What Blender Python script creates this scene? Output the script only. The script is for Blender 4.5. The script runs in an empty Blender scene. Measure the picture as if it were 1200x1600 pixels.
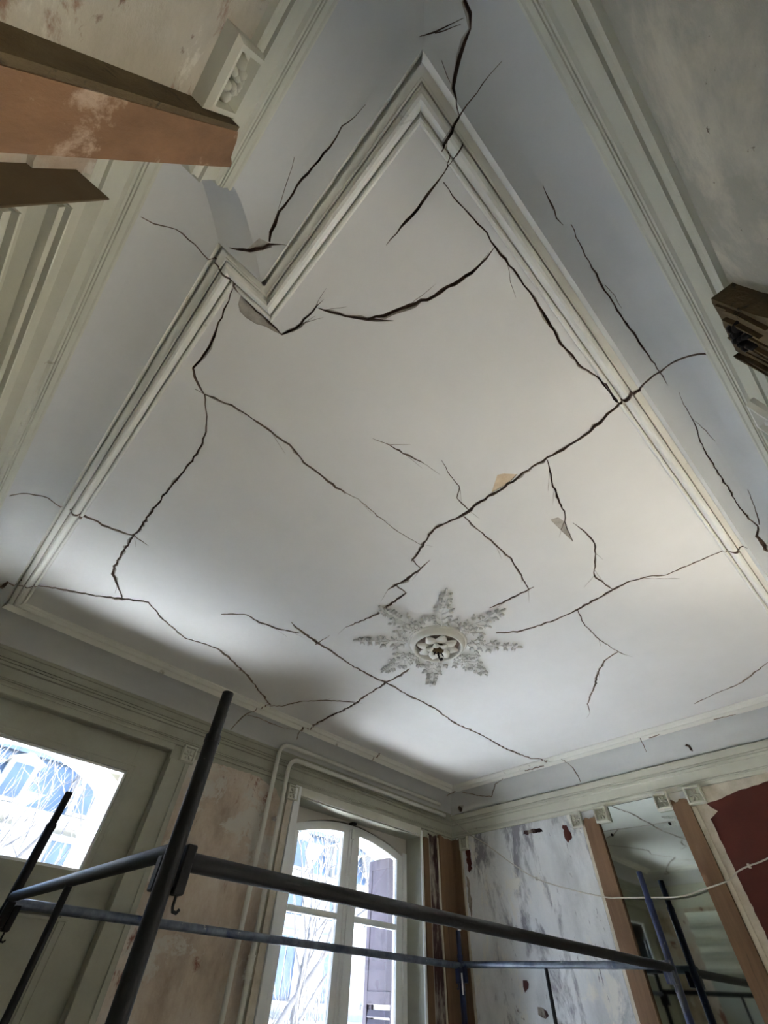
import bpy, math, random
from mathutils import Vector, Matrix
from mathutils.geometry import delaunay_2d_cdt

SC = bpy.context.scene
COL = SC.collection
PI = math.pi

# ------------------------------------------------------------------ camera
YAW, PITCH, ROLL, FPX = 0.72841629, 0.88605511, -0.05633227, 639.2
CAM = Vector((0, 0, 1.5))
fw = Vector((math.sin(YAW) * math.cos(PITCH), math.cos(YAW) * math.cos(PITCH), math.sin(PITCH)))
rt = Vector((math.cos(YAW), -math.sin(YAW), 0))
dn = fw.cross(rt)
ax = rt * math.cos(ROLL) + dn * math.sin(ROLL)
ay = -rt * math.sin(ROLL) + dn * math.cos(ROLL)
cd = bpy.data.cameras.new('camera')
cd.sensor_fit = 'HORIZONTAL'
cd.sensor_width = 36.0
cd.lens = FPX / 1200 * 36.0
cd.clip_start = 0.02
cam = bpy.data.objects.new('camera', cd)
COL.objects.link(cam)
M = Matrix((ax, -ay, -fw)).transposed().to_4x4()
M.translation = CAM
cam.matrix_world = M
SC.camera = cam

# ------------------------------------------------------------------ light
SUN_DIR = Vector((-0.70, 0.02, -0.71)).normalized()
w = bpy.data.worlds.new('sky')
SC.world = w
w.use_nodes = True
nt = w.node_tree
bg = nt.nodes['Background']
sky = nt.nodes.new('ShaderNodeTexSky')
sky.sky_type = 'NISHITA'
sky.sun_disc = False
sky.sun_elevation = math.asin(-SUN_DIR.z)
sky.sun_rotation = math.atan2(-SUN_DIR.x, -SUN_DIR.y)
sky.air_density = 1.0
sky.dust_density = 1.2
nt.links.new(sky.outputs[0], bg.inputs[0])
bg.inputs[1].default_value = 1.3
sd = bpy.data.lights.new('sun', 'SUN')
sd.energy = 110.0
sd.angle = math.radians(0.6)
sd.color = (1.0, 0.985, 0.965)
so = bpy.data.objects.new('sun', sd)
COL.objects.link(so)
so.rotation_euler = SUN_DIR.to_track_quat('-Z', 'Y').to_euler()
so.location = (0, -20, 20)

vs = SC.view_settings
vs.view_transform = 'Standard'
vs.look = 'None'
vs.exposure = 1.36
vs.gamma = 1.0
vs.use_curve_mapping = False
SC.cycles.use_denoising = True
SC.cycles.max_bounces = 14
SC.cycles.diffuse_bounces = 8
SC.cycles.transparent_max_bounces = 16
SC.cycles.caustics_reflective = False
SC.cycles.caustics_refractive = False


# ------------------------------------------------------------------ materials
def hexc(r, g, b):
    f = lambda c: (c / 255 / 12.92) if c / 255 <= 0.04045 else ((c / 255 + 0.055) / 1.055) ** 2.4
    return (f(r), f(g), f(b), 1)


def pm(name, stops, scale=3.0, detail=8.0, rough=0.8, bump=0.15, bscale=60.0, metallic=0.0,
       stretch=(1, 1, 1), layers=(), spec=0.3, distort=0.0):
    """Procedural surface: noise-driven colour ramp, then masked noise layers, then bump."""
    m = bpy.data.materials.new(name)
    m.use_nodes = True
    t = m.node_tree
    p = t.nodes['Principled BSDF']
    tc = t.nodes.new('ShaderNodeTexCoord')

    def noise(sc, st, det, dist=0.0, off=0.0):
        mp = t.nodes.new('ShaderNodeMapping')
        mp.inputs['Scale'].default_value = st
        mp.inputs['Location'].default_value = (off, off * 1.7, off * 0.6)
        t.links.new(tc.outputs['Object'], mp.inputs[0])
        n = t.nodes.new('ShaderNodeTexNoise')
        n.inputs['Scale'].default_value = sc
        n.inputs['Detail'].default_value = det
        n.inputs['Roughness'].default_value = 0.68
        n.inputs['Distortion'].default_value = dist
        t.links.new(mp.outputs[0], n.inputs['Vector'])
        return n

    n = noise(scale, stretch, detail, distort)
    r = t.nodes.new('ShaderNodeValToRGB')
    e = r.color_ramp.elements
    while len(e) < len(stops):
        e.new(0.5)
    for k, (pos, c) in enumerate(stops):
        e[k].position = pos
        e[k].color = c
    t.links.new(n.outputs['Fac'], r.inputs[0])
    out = r.outputs[0]
    for k, (c, sc, lo, hi, st) in enumerate(layers):
        nn = noise(sc, st, 8.0, 0.4, 3.1 + 2.3 * k)
        mr = t.nodes.new('ShaderNodeMapRange')
        mr.inputs['From Min'].default_value = lo
        mr.inputs['From Max'].default_value = hi
        t.links.new(nn.outputs['Fac'], mr.inputs['Value'])
        mx = t.nodes.new('ShaderNodeMix')
        mx.data_type = 'RGBA'
        t.links.new(mr.outputs[0], mx.inputs['Factor'])
        t.links.new(out, mx.inputs['A'])
        mx.inputs['B'].default_value = c
        out = mx.outputs['Result']
    t.links.new(out, p.inputs['Base Color'])
    p.inputs['Roughness'].default_value = rough
    p.inputs['Metallic'].default_value = metallic
    p.inputs['Specular IOR Level'].default_value = spec
    if bump:
        nb = noise(bscale, stretch, 6.0)
        b = t.nodes.new('ShaderNodeBump')
        b.inputs['Strength'].default_value = bump
        b.inputs['Distance'].default_value = 0.01
        t.links.new(nb.outputs['Fac'], b.inputs['Height'])
        t.links.new(b.outputs[0], p.inputs['Normal'])
    return m


def glass_mat(name, tint=(0.96, 0.98, 1.0, 1)):
    m = bpy.data.materials.new(name)
    m.use_nodes = True
    t = m.node_tree
    t.nodes.remove(t.nodes['Principled BSDF'])
    o = t.nodes['Material Output']
    tr = t.nodes.new('ShaderNodeBsdfTransparent')
    tr.inputs[0].default_value = tint
    gl = t.nodes.new('ShaderNodeBsdfGlossy')
    gl.inputs['Roughness'].default_value = 0.03
    fr = t.nodes.new('ShaderNodeFresnel')
    fr.inputs[0].default_value = 1.35
    mx = t.nodes.new('ShaderNodeMixShader')
    t.links.new(fr.outputs[0], mx.inputs[0])
    t.links.new(tr.outputs[0], mx.inputs[1])
    t.links.new(gl.outputs[0], mx.inputs[2])
    t.links.new(mx.outputs[0], o.inputs[0])
    return m


S1 = (1, 1, 1)
MT = {}
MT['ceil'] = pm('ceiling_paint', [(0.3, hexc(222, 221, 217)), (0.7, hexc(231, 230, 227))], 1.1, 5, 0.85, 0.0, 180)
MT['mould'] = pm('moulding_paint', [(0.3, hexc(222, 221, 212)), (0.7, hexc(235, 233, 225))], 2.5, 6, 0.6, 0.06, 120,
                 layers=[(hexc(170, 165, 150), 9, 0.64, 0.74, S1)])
MT['cove'] = pm('cove_grey', [(0.3, hexc(188, 189, 186)), (0.7, hexc(200, 200, 196))], 1.4, 6, 0.85, 0.0, 180)  # darker grey than the ceiling
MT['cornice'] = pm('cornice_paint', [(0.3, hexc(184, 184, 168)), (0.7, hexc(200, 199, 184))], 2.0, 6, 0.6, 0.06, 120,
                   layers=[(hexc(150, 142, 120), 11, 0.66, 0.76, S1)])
MT['cream'] = pm('old_cream_paint', [(0.3, hexc(150, 149, 132)), (0.7, hexc(168, 166, 150))], 2.2, 6, 0.5, 0.08, 90,
                 layers=[(hexc(120, 110, 88), 7, 0.66, 0.76, (1, 1, 0.3))])
MT['darkgrey'] = pm('dark_grey_paint', [(0.3, hexc(78, 76, 72)), (0.7, hexc(98, 96, 90))], 4, 7, 0.8, 0.1, 60)  # dark grey for the panel over the window arch
MT['white'] = pm('white_gloss_paint', [(0.3, hexc(222, 224, 222)), (0.7, hexc(236, 237, 234))], 3, 5, 0.4, 0.05, 90,
                 layers=[(hexc(165, 165, 160), 14, 0.66, 0.76, S1)])
MT['crackwall'] = pm('broken_plaster', [(0.3, hexc(120, 104, 90)), (0.7, hexc(168, 150, 134))], 30, 6, 0.95, 0.4, 150)
MT['crackdeep'] = pm('crack_depth', [(0.3, hexc(56, 44, 38)), (0.7, hexc(112, 92, 80))], 40, 6, 1.0, 0.2, 150)
MT['flake_g'] = pm('bare_grey_plaster', [(0.3, hexc(158, 152, 142)), (0.7, hexc(196, 190, 180))], 14, 8, 0.95, 0.5, 120)
MT['flake_t'] = pm('bare_tan_plaster', [(0.3, hexc(206, 184, 152)), (0.7, hexc(228, 210, 182))], 14, 8, 0.95, 0.4, 120)
MT['plaster_beige'] = pm('stripped_beige_plaster', [(0.3, hexc(168, 162, 146)), (0.55, hexc(192, 187, 173)), (0.75, hexc(208, 204, 192))],
                         2.4, 10, 0.95, 0.35, 60,
                         layers=[(hexc(150, 122, 104), 4.2, 0.54, 0.60, S1), (hexc(112, 84, 72), 8, 0.62, 0.68, S1), (hexc(210, 206, 194), 6, 0.60, 0.66, S1), (hexc(70, 56, 46), 40, 0.70, 0.74, S1)])
MT['plaster_grey'] = pm('stripped_grey_plaster', [(0.3, hexc(160, 158, 146)), (0.7, hexc(188, 185, 172))], 1.6, 9, 0.95, 0.3, 70,
                        layers=[(hexc(112, 88, 72), 9, 0.69, 0.74, S1), (hexc(206, 200, 184), 2.0, 0.55, 0.66, S1), (hexc(96, 78, 66), 22, 0.66, 0.70, S1)])
MT['plaster_pink'] = pm('stripped_pink_plaster', [(0.32, hexc(150, 134, 118)), (0.5, hexc(186, 170, 152)), (0.68, hexc(206, 196, 182))],
                        3.2, 10, 0.95, 0.35, 60, stretch=(1, 1, 0.6),
                        layers=[(hexc(194, 188, 176), 3.0, 0.54, 0.58, S1), (hexc(132, 92, 80), 3.6, 0.60, 0.65, (1, 1, 0.7)),
                                (hexc(96, 82, 66), 12, 0.66, 0.72, (1, 1, 0.4))])
MT['plaster_white'] = pm('stripped_white_plaster', [(0.3, hexc(176, 178, 178)), (0.5, hexc(214, 215, 214)), (0.7, hexc(228, 228, 225))],
                         2.2, 10, 0.85, 0.25, 60, stretch=(1, 1, 0.5),
                         layers=[(hexc(134, 132, 136), 3.0, 0.52, 0.60, (1, 1, 0.4)), (hexc(222, 219, 210), 3.4, 0.56, 0.62, (1, 1, 0.6)), (hexc(90, 60, 58), 5.2, 0.66, 0.72, (1, 1, 0.8)),
                                 (hexc(84, 80, 86), 14, 0.62, 0.70, (1, 1, 0.3))])
MT['maroon'] = pm('dark_maroon_paint', [(0.3, hexc(66, 22, 12)), (0.7, hexc(82, 30, 18))], 3, 8, 0.6, 0.12, 60,
                  layers=[(hexc(120, 84, 70), 30, 0.72, 0.76, S1)])
MT['ragged'] = pm('ragged_white_paint', [(0.3, hexc(170, 160, 140)), (0.7, hexc(206, 198, 180))], 8, 8, 0.8, 0.2, 60)
MT['brown'] = pm('bare_brown_wood', [(0.3, hexc(88, 66, 46)), (0.7, hexc(124, 96, 70))], 9, 8, 0.75, 0.3, 40, stretch=(1, 1, 0.08),
                 layers=[(hexc(60, 44, 30), 16, 0.6, 0.7, (1, 1, 0.05))])
MT['orange'] = pm('red_brown_stained_wood', [(0.3, hexc(112, 84, 60)), (0.7, hexc(144, 108, 78))], 7, 9, 0.8, 0.25, 50, stretch=(1, 1, 0.4),
                  layers=[(hexc(176, 152, 130), 7, 0.60, 0.68, S1), (hexc(104, 74, 52), 4, 0.6, 0.72, S1)])
MT['darkwood'] = pm('dark_dirty_shaded_wood', [(0.3, hexc(70, 58, 40)), (0.7, hexc(112, 96, 68))], 10, 8, 0.95, 0.5, 40, stretch=(1, 1, 0.3),
                    layers=[(hexc(36, 30, 20), 18, 0.56, 0.66, S1)])  # dirt, plus shade on the side of the corner board
MT['endwood'] = pm('raw_shaded_board', [(0.3, hexc(86, 74, 56)), (0.7, hexc(104, 90, 68))], 4, 6, 0.9, 0.15, 60)  # raw wood with the shade of the cupboard end in its colour
MT['distress'] = pm('black_and_cream_flaking_paint', [(0.35, hexc(40, 26, 24)), (0.5, hexc(58, 30, 30)), (0.62, hexc(170, 162, 148))],
                    5, 9, 0.8, 0.3, 60, stretch=(1, 1, 0.3))
MT['pipe'] = pm('cream_pipe_paint', [(0.3, hexc(196, 194, 182)), (0.7, hexc(212, 210, 200))], 4, 5, 0.4, 0.05, 60)
MT['cable'] = pm('white_cable_sheath', [(0.3, hexc(172, 166, 154)), (0.7, hexc(190, 184, 172))], 9, 5, 0.5, 0.0)
MT['steel'] = pm('worn_dark_steel', [(0.3, hexc(14, 14, 16)), (0.7, hexc(28, 28, 30))], 8, 8, 0.55, 0.2, 60, metallic=0.0, spec=0.25,
                 layers=[(hexc(140, 136, 126), 26, 0.70, 0.75, S1)])
MT['blue'] = pm('chipped_navy_tube', [(0.3, hexc(13, 21, 48)), (0.6, hexc(22, 36, 76))], 8, 8, 0.4, 0.2, 60, metallic=0.2, spec=0.5,
                layers=[(hexc(64, 66, 72), 6, 0.56, 0.64, (1, 1, 0.3)), (hexc(176, 176, 170), 22, 0.67, 0.72, (1, 1, 0.6))])
MT['blueh'] = pm('chipped_grey_blue_tube', [(0.3, hexc(44, 54, 72)), (0.6, hexc(104, 112, 122))], 9, 8, 0.35, 0.2, 60, metallic=0.4, spec=0.5,
                 layers=[(hexc(196, 194, 186), 18, 0.64, 0.70, S1), (hexc(24, 36, 80), 5, 0.58, 0.66, S1)])
MT['iron'] = pm('black_iron', [(0.3, hexc(22, 20, 20)), (0.7, hexc(48, 42, 38))], 10, 6, 0.6, 0.2, 60, metallic=0.5)
MT['hole'] = pm('hole_black', [(0.3, hexc(8, 7, 7)), (0.7, hexc(18, 16, 15))], 10, 4, 1.0, 0.0)
MT['tag'] = pm('white_tag', [(0.3, hexc(226, 224, 222)), (0.7, hexc(240, 238, 236))], 10, 4, 0.6, 0.0)
MT['shutter'] = pm('dusty_mauve_shutter_paint', [(0.3, hexc(34, 29, 36)), (0.7, hexc(46, 40, 49))], 4, 6, 0.6, 0.1, 60)
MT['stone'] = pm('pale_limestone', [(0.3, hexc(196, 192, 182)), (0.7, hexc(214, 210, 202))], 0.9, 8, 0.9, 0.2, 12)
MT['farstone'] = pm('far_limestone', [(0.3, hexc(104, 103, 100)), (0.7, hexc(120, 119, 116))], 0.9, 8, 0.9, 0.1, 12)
MT['slate'] = pm('blue_grey_zinc_slate', [(0.3, hexc(54, 66, 82)), (0.7, hexc(72, 84, 100))], 1.2, 8, 0.5, 0.1, 12)
MT['pane_far'] = pm('far_window_pane', [(0.3, hexc(36, 46, 62)), (0.7, hexc(54, 66, 84))], 1.2, 5, 0.25, 0.0)
MT['bark'] = pm('grey_bark', [(0.3, hexc(52, 51, 52)), (0.7, hexc(74, 72, 72))], 10, 8, 0.9, 0.3, 30)
MT['asphalt'] = pm('pale_asphalt', [(0.3, hexc(206, 208, 210)), (0.7, hexc(222, 223, 224))], 0.8, 8, 0.9, 0.1, 30)
MT['floor'] = pm('dusty_grey_boards', [(0.3, hexc(160, 154, 144)), (0.7, hexc(186, 180, 170))], 5, 8, 0.6, 0.15, 40, stretch=(1, 0.1, 1))
MT['dust'] = pm('pale_screed', [(0.3, hexc(212, 209, 204)), (0.7, hexc(228, 225, 220))], 2, 8, 0.9, 0.1, 40)
MT['screed'] = pm('dark_bounce_screed', [(0.3, hexc(86, 82, 74)), (0.7, hexc(100, 96, 88))], 2, 8, 0.9, 0.1, 40)  # dark so the floor of the added room bounces less sun
MT['palebounce'] = pm('pale_bounce_tile', [(0.3, hexc(228, 232, 236)), (0.7, hexc(238, 241, 244))], 2, 6, 0.8, 0.05, 40)  # very pale so the added slab throws sunlight upwards
MT['whitebounce'] = pm('white_bounce_render', [(0.3, hexc(204, 207, 210)), (0.7, hexc(216, 219, 222))], 2, 6, 0.9, 0.05, 20)  # bright so the unseen facade base reflects light indoors
MT['glass'] = glass_mat('window_glass')
mm = bpy.data.materials.new('old_mirror_silver')
mm.use_nodes = True
_p = mm.node_tree.nodes['Principled BSDF']
_p.inputs['Metallic'].default_value = 1.0
_p.inputs['Roughness'].default_value = 0.03
_p.inputs['Base Color'].default_value = (0.50, 0.54, 0.50, 1)
MT['mirror'] = mm


# ------------------------------------------------------------------ mesh helpers
class MB:
    def __init__(s):
        s.v, s.f, s.m, s.sm = [], [], [], []
        s.mi = 0
        s.smooth = False

    def add(s, vs, fs):
        b = len(s.v)
        s.v += [tuple(p) for p in vs]
        for f in fs:
            s.f.append([b + i for i in f])
            s.m.append(s.mi)
            s.sm.append(s.smooth)
        return s

    def box(s, x0, x1, y0, y1, z0, z1):
        return s.add([(x0, y0, z0), (x1, y0, z0), (x1, y1, z0), (x0, y1, z0), (x0, y0, z1), (x1, y0, z1), (x1, y1, z1), (x0, y1, z1)],
                     [(0, 3, 2, 1), (4, 5, 6, 7), (0, 1, 5, 4), (1, 2, 6, 5), (2, 3, 7, 6), (3, 0, 4, 7)])

    def bbox(s, x0, x1, y0, y1, z0, z1, b=0.004):
        """box with chamfered edges"""
        c = []
        for x, sx in ((x0, 1), (x1, -1)):
            for y, sy in ((y0, 1), (y1, -1)):
                for z, sz in ((z0, 1), (z1, -1)):
                    c.append([(x, y + b * sy, z + b * sz), (x + b * sx, y, z + b * sz), (x + b * sx, y + b * sy, z)])
        vs = [p for t in c for p in t]
        I = lambda i, j, k, a: ((i * 2 + j) * 2 + k) * 3 + a
        fs = []
        for i in (0, 1):
            f = [I(i, 0, 0, 0), I(i, 1, 0, 0), I(i, 1, 1, 0), I(i, 0, 1, 0)]
            fs.append(f if i else f[::-1])
            f = [I(0, i, 0, 1), I(0, i, 1, 1), I(1, i, 1, 1), I(1, i, 0, 1)]
            fs.append(f if i else f[::-1])
            f = [I(0, 0, i, 2), I(1, 0, i, 2), I(1, 1, i, 2), I(0, 1, i, 2)]
            fs.append(f if i else f[::-1])
        for i in (0, 1):
            for j in (0, 1):
                fs.append([I(i, j, 0, 0), I(i, j, 1, 0), I(i, j, 1, 1), I(i, j, 0, 1)])
                fs.append([I(i, 0, j, 0), I(i, 1, j, 0), I(i, 1, j, 2), I(i, 0, j, 2)])
                fs.append([I(0, i, j, 1), I(1, i, j, 1), I(1, i, j, 2), I(0, i, j, 2)])
                for k in (0, 1):
                    fs.append([I(i, j, k, 0), I(i, j, k, 1), I(i, j, k, 2)])
        return s.add(vs, fs)

    def prism(s, poly, a0, a1, axis='y'):
        """polygon in the plane across `axis`, extruded from a0 to a1"""
        def mk(p, a):
            return {'y': (p[0], a, p[1]), 'x': (a, p[0], p[1]), 'z': (p[0], p[1], a)}[axis]
        n = len(poly)
        return s.add([mk(p, a0) for p in poly] + [mk(p, a1) for p in poly],
                     [list(range(n))[::-1], list(range(n, 2 * n))] + [(i, (i + 1) % n, n + (i + 1) % n, n + i) for i in range(n)])

    def tube(s, path, r, n=10, cap=True):
        path = [Vector(p) for p in path]
        rs = r if isinstance(r, (list, tuple)) else [r] * len(path)
        vs, fs = [], []
        t0 = (path[1] - path[0]).normalized()
        up = Vector((0, 0, 1)) if abs(t0.z) < 0.9 else Vector((1, 0, 0))
        nrm = t0.cross(up).normalized()
        for i, p in enumerate(path):
            t = (path[min(i + 1, len(path) - 1)] - path[max(i - 1, 0)]).normalized()
            nrm = (nrm - t * nrm.dot(t))
            nrm = nrm.normalized() if nrm.length > 1e-6 else t.orthogonal().normalized()
            bn = t.cross(nrm)
            for k in range(n):
                a = 2 * PI * k / n
                vs.append(p + (nrm * math.cos(a) + bn * math.sin(a)) * rs[i])
        for i in range(len(path) - 1):
            for k in range(n):
                fs.append((i * n + k, i * n + (k + 1) % n, (i + 1) * n + (k + 1) % n, (i + 1) * n + k))
        sm = s.smooth
        s.smooth = True
        s.add(vs, fs)
        s.smooth = sm
        if cap:
            s.add(vs[:n], [list(range(n))[::-1]])
            s.add(vs[-n:], [list(range(n))])
        return s

    def lathe(s, prof, c, n=32):
        """profile of (r, z) about a vertical axis through c"""
        vs, fs = [], []
        for r, z in prof:
            for k in range(n):
                a = 2 * PI * k / n
                vs.append((c[0] + r * math.cos(a), c[1] + r * math.sin(a), c[2] + z))
        for i in range(len(prof) - 1):
            for k in range(n):
                fs.append((i * n + k, i * n + (k + 1) % n, (i + 1) * n + (k + 1) % n, (i + 1) * n + k))
        return s.add(vs, fs)

    def blob(s, c, r, axes=None, n=6, m=4):
        """small ellipsoid; r = (rx, ry, rz) along axes"""
        c = Vector(c)
        A = axes or (Vector((1, 0, 0)), Vector((0, 1, 0)), Vector((0, 0, 1)))
        vs = [c + A[2] * r[2]]
        for i in range(1, m):
            t = PI * i / m
            for k in range(n):
                a = 2 * PI * k / n
                vs.append(c + A[0] * (r[0] * math.sin(t) * math.cos(a)) + A[1] * (r[1] * math.sin(t) * math.sin(a)) + A[2] * (r[2] * math.cos(t)))
        vs.append(c - A[2] * r[2])
        fs = [(0, 1 + k, 1 + (k + 1) % n) for k in range(n)]
        for i in range(m - 2):
            for k in range(n):
                fs.append((1 + i * n + k, 1 + (i + 1) * n + k, 1 + (i + 1) * n + (k + 1) % n, 1 + i * n + (k + 1) % n))
        L = len(vs) - 1
        fs += [(L, 1 + (m - 2) * n + (k + 1) % n, 1 + (m - 2) * n + k) for k in range(n)]
        sm = s.smooth
        s.smooth = True
        s.add(vs, fs)
        s.smooth = sm
        return s

    def build(s, name, mats, parent=None):
        me = bpy.data.meshes.new(name)
        o3 = Vector((0, 0, 0))
        q = parent
        while q is not None:
            o3 += q.location
            q = q.parent
        me.from_pydata([(p[0] - o3.x, p[1] - o3.y, p[2] - o3.z) for p in s.v], [], s.f)
        for k in (mats if isinstance(mats, (list, tuple)) else [mats]):
            me.materials.append(MT[k])
        me.polygons.foreach_set('material_index', s.m)
        me.polygons.foreach_set('use_smooth', s.sm)
        me.validate()
        me.update()
        o = bpy.data.objects.new(name, me)
        COL.objects.link(o)
        if parent is not None:
            o.parent = parent
        return o


def tag(o, label, cat, group=None):
    o['label'] = label
    o['category'] = cat
    if group:
        o['group'] = group
    return o


def struct(o, label=None):
    o['kind'] = 'structure'
    if label:
        o['label'] = label
    return o


def thing(name, label, cat, loc, group=None):
    o = bpy.data.objects.new(name, None)
    o.empty_display_size = 0.1
    COL.objects.link(o)
    o.location = loc
    return tag(o, label, cat, group)


def recalc(o):
    import bmesh
    b = bmesh.new()
    b.from_mesh(o.data)
    bmesh.ops.recalc_face_normals(b, faces=b.faces)
    b.to_mesh(o.data)
    b.free()
    return o


# ------------------------------------------------------------------ ceiling outline and profiles (metres)
ZC = 3.2
REF = [(-.120, -.190), (4.388, -.190), (4.388, 3.453), (-.294, 3.453), (-.294, .598), (-.120, .598)]
SIDE = ['back', 'right', 'front', 'left', 'step', 'pier']
PROF = [(-.066, 0), (-.066, -.008), (-.061, -.013), (-.055, -.013), (-.051, -.008), (-.050, .004), (-.046, .004),
        (-.045, -.010), (-.038, -.020), (-.029, -.0265), (-.020, -.027), (-.012, -.021), (-.007, -.010), (-.0055, .003),
        (-.003, .003), (-.0025, -.012), (.003, -.0125), (.0045, -.006), (.024, -.0065), (.0265, -.018), (.031, -.030), (.036, -.042)]
NMOULD = len(PROF) - 1
for i in range(1, 15):
    t = PI / 2 * i / 14
    PROF.append((.036 + .200 * math.sin(t), -.180 + .138 * math.cos(t)))
CORN = [(.262, -.160), (.236, -.170), (.2244, -.178), (.2244, -.196), (.229, -.201), (.229, -.244), (.238, -.2445), (.238, -.2485),
        (.231, -.249), (.231, -.262), (.240, -.2625), (.240, -.2665), (.233, -.267), (.233, -.284), (.242, -.290), (.242, -.385),
        (.250, -.3855), (.250, -.3895), (.240, -.390), (.238, -.404), (.248, -.4045), (.248, -.4085), (.244, -.409), (.249, -.425),
        (.249, -.445), (.262, -.448)]
WO = .262
NE = len(REF)


def edge(i):
    a = Vector(REF[i])
    b = Vector(REF[(i + 1) % NE])
    d = (b - a).normalized()
    return a, b, d, Vector((d.y, -d.x))


NR = [edge(i)[3] for i in range(NE)]


def offv(i, o):
    i %= NE
    return Vector(REF[i]) + (NR[i - 1] + NR[i]) * o


PROFS, ARCS = [], []
for i in range(NE):
    P_ = list(PROF)
    if SIDE[i] in ('left', 'pier'):          # slot added to make a dark band beside the moulding, left-hand runs
        P_[NMOULD - 2], P_[NMOULD - 1], P_[NMOULD] = (.0245, .03), (.0375, .03), (.038, -.040)
    A_ = [0.0]
    for (o0, z0), (o1, z1) in zip(P_[:-1], P_[1:]):
        A_.append(A_[-1] + math.hypot(o1 - o0, z1 - z0))
    PROFS.append(P_)
    ARCS.append(A_)

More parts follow.
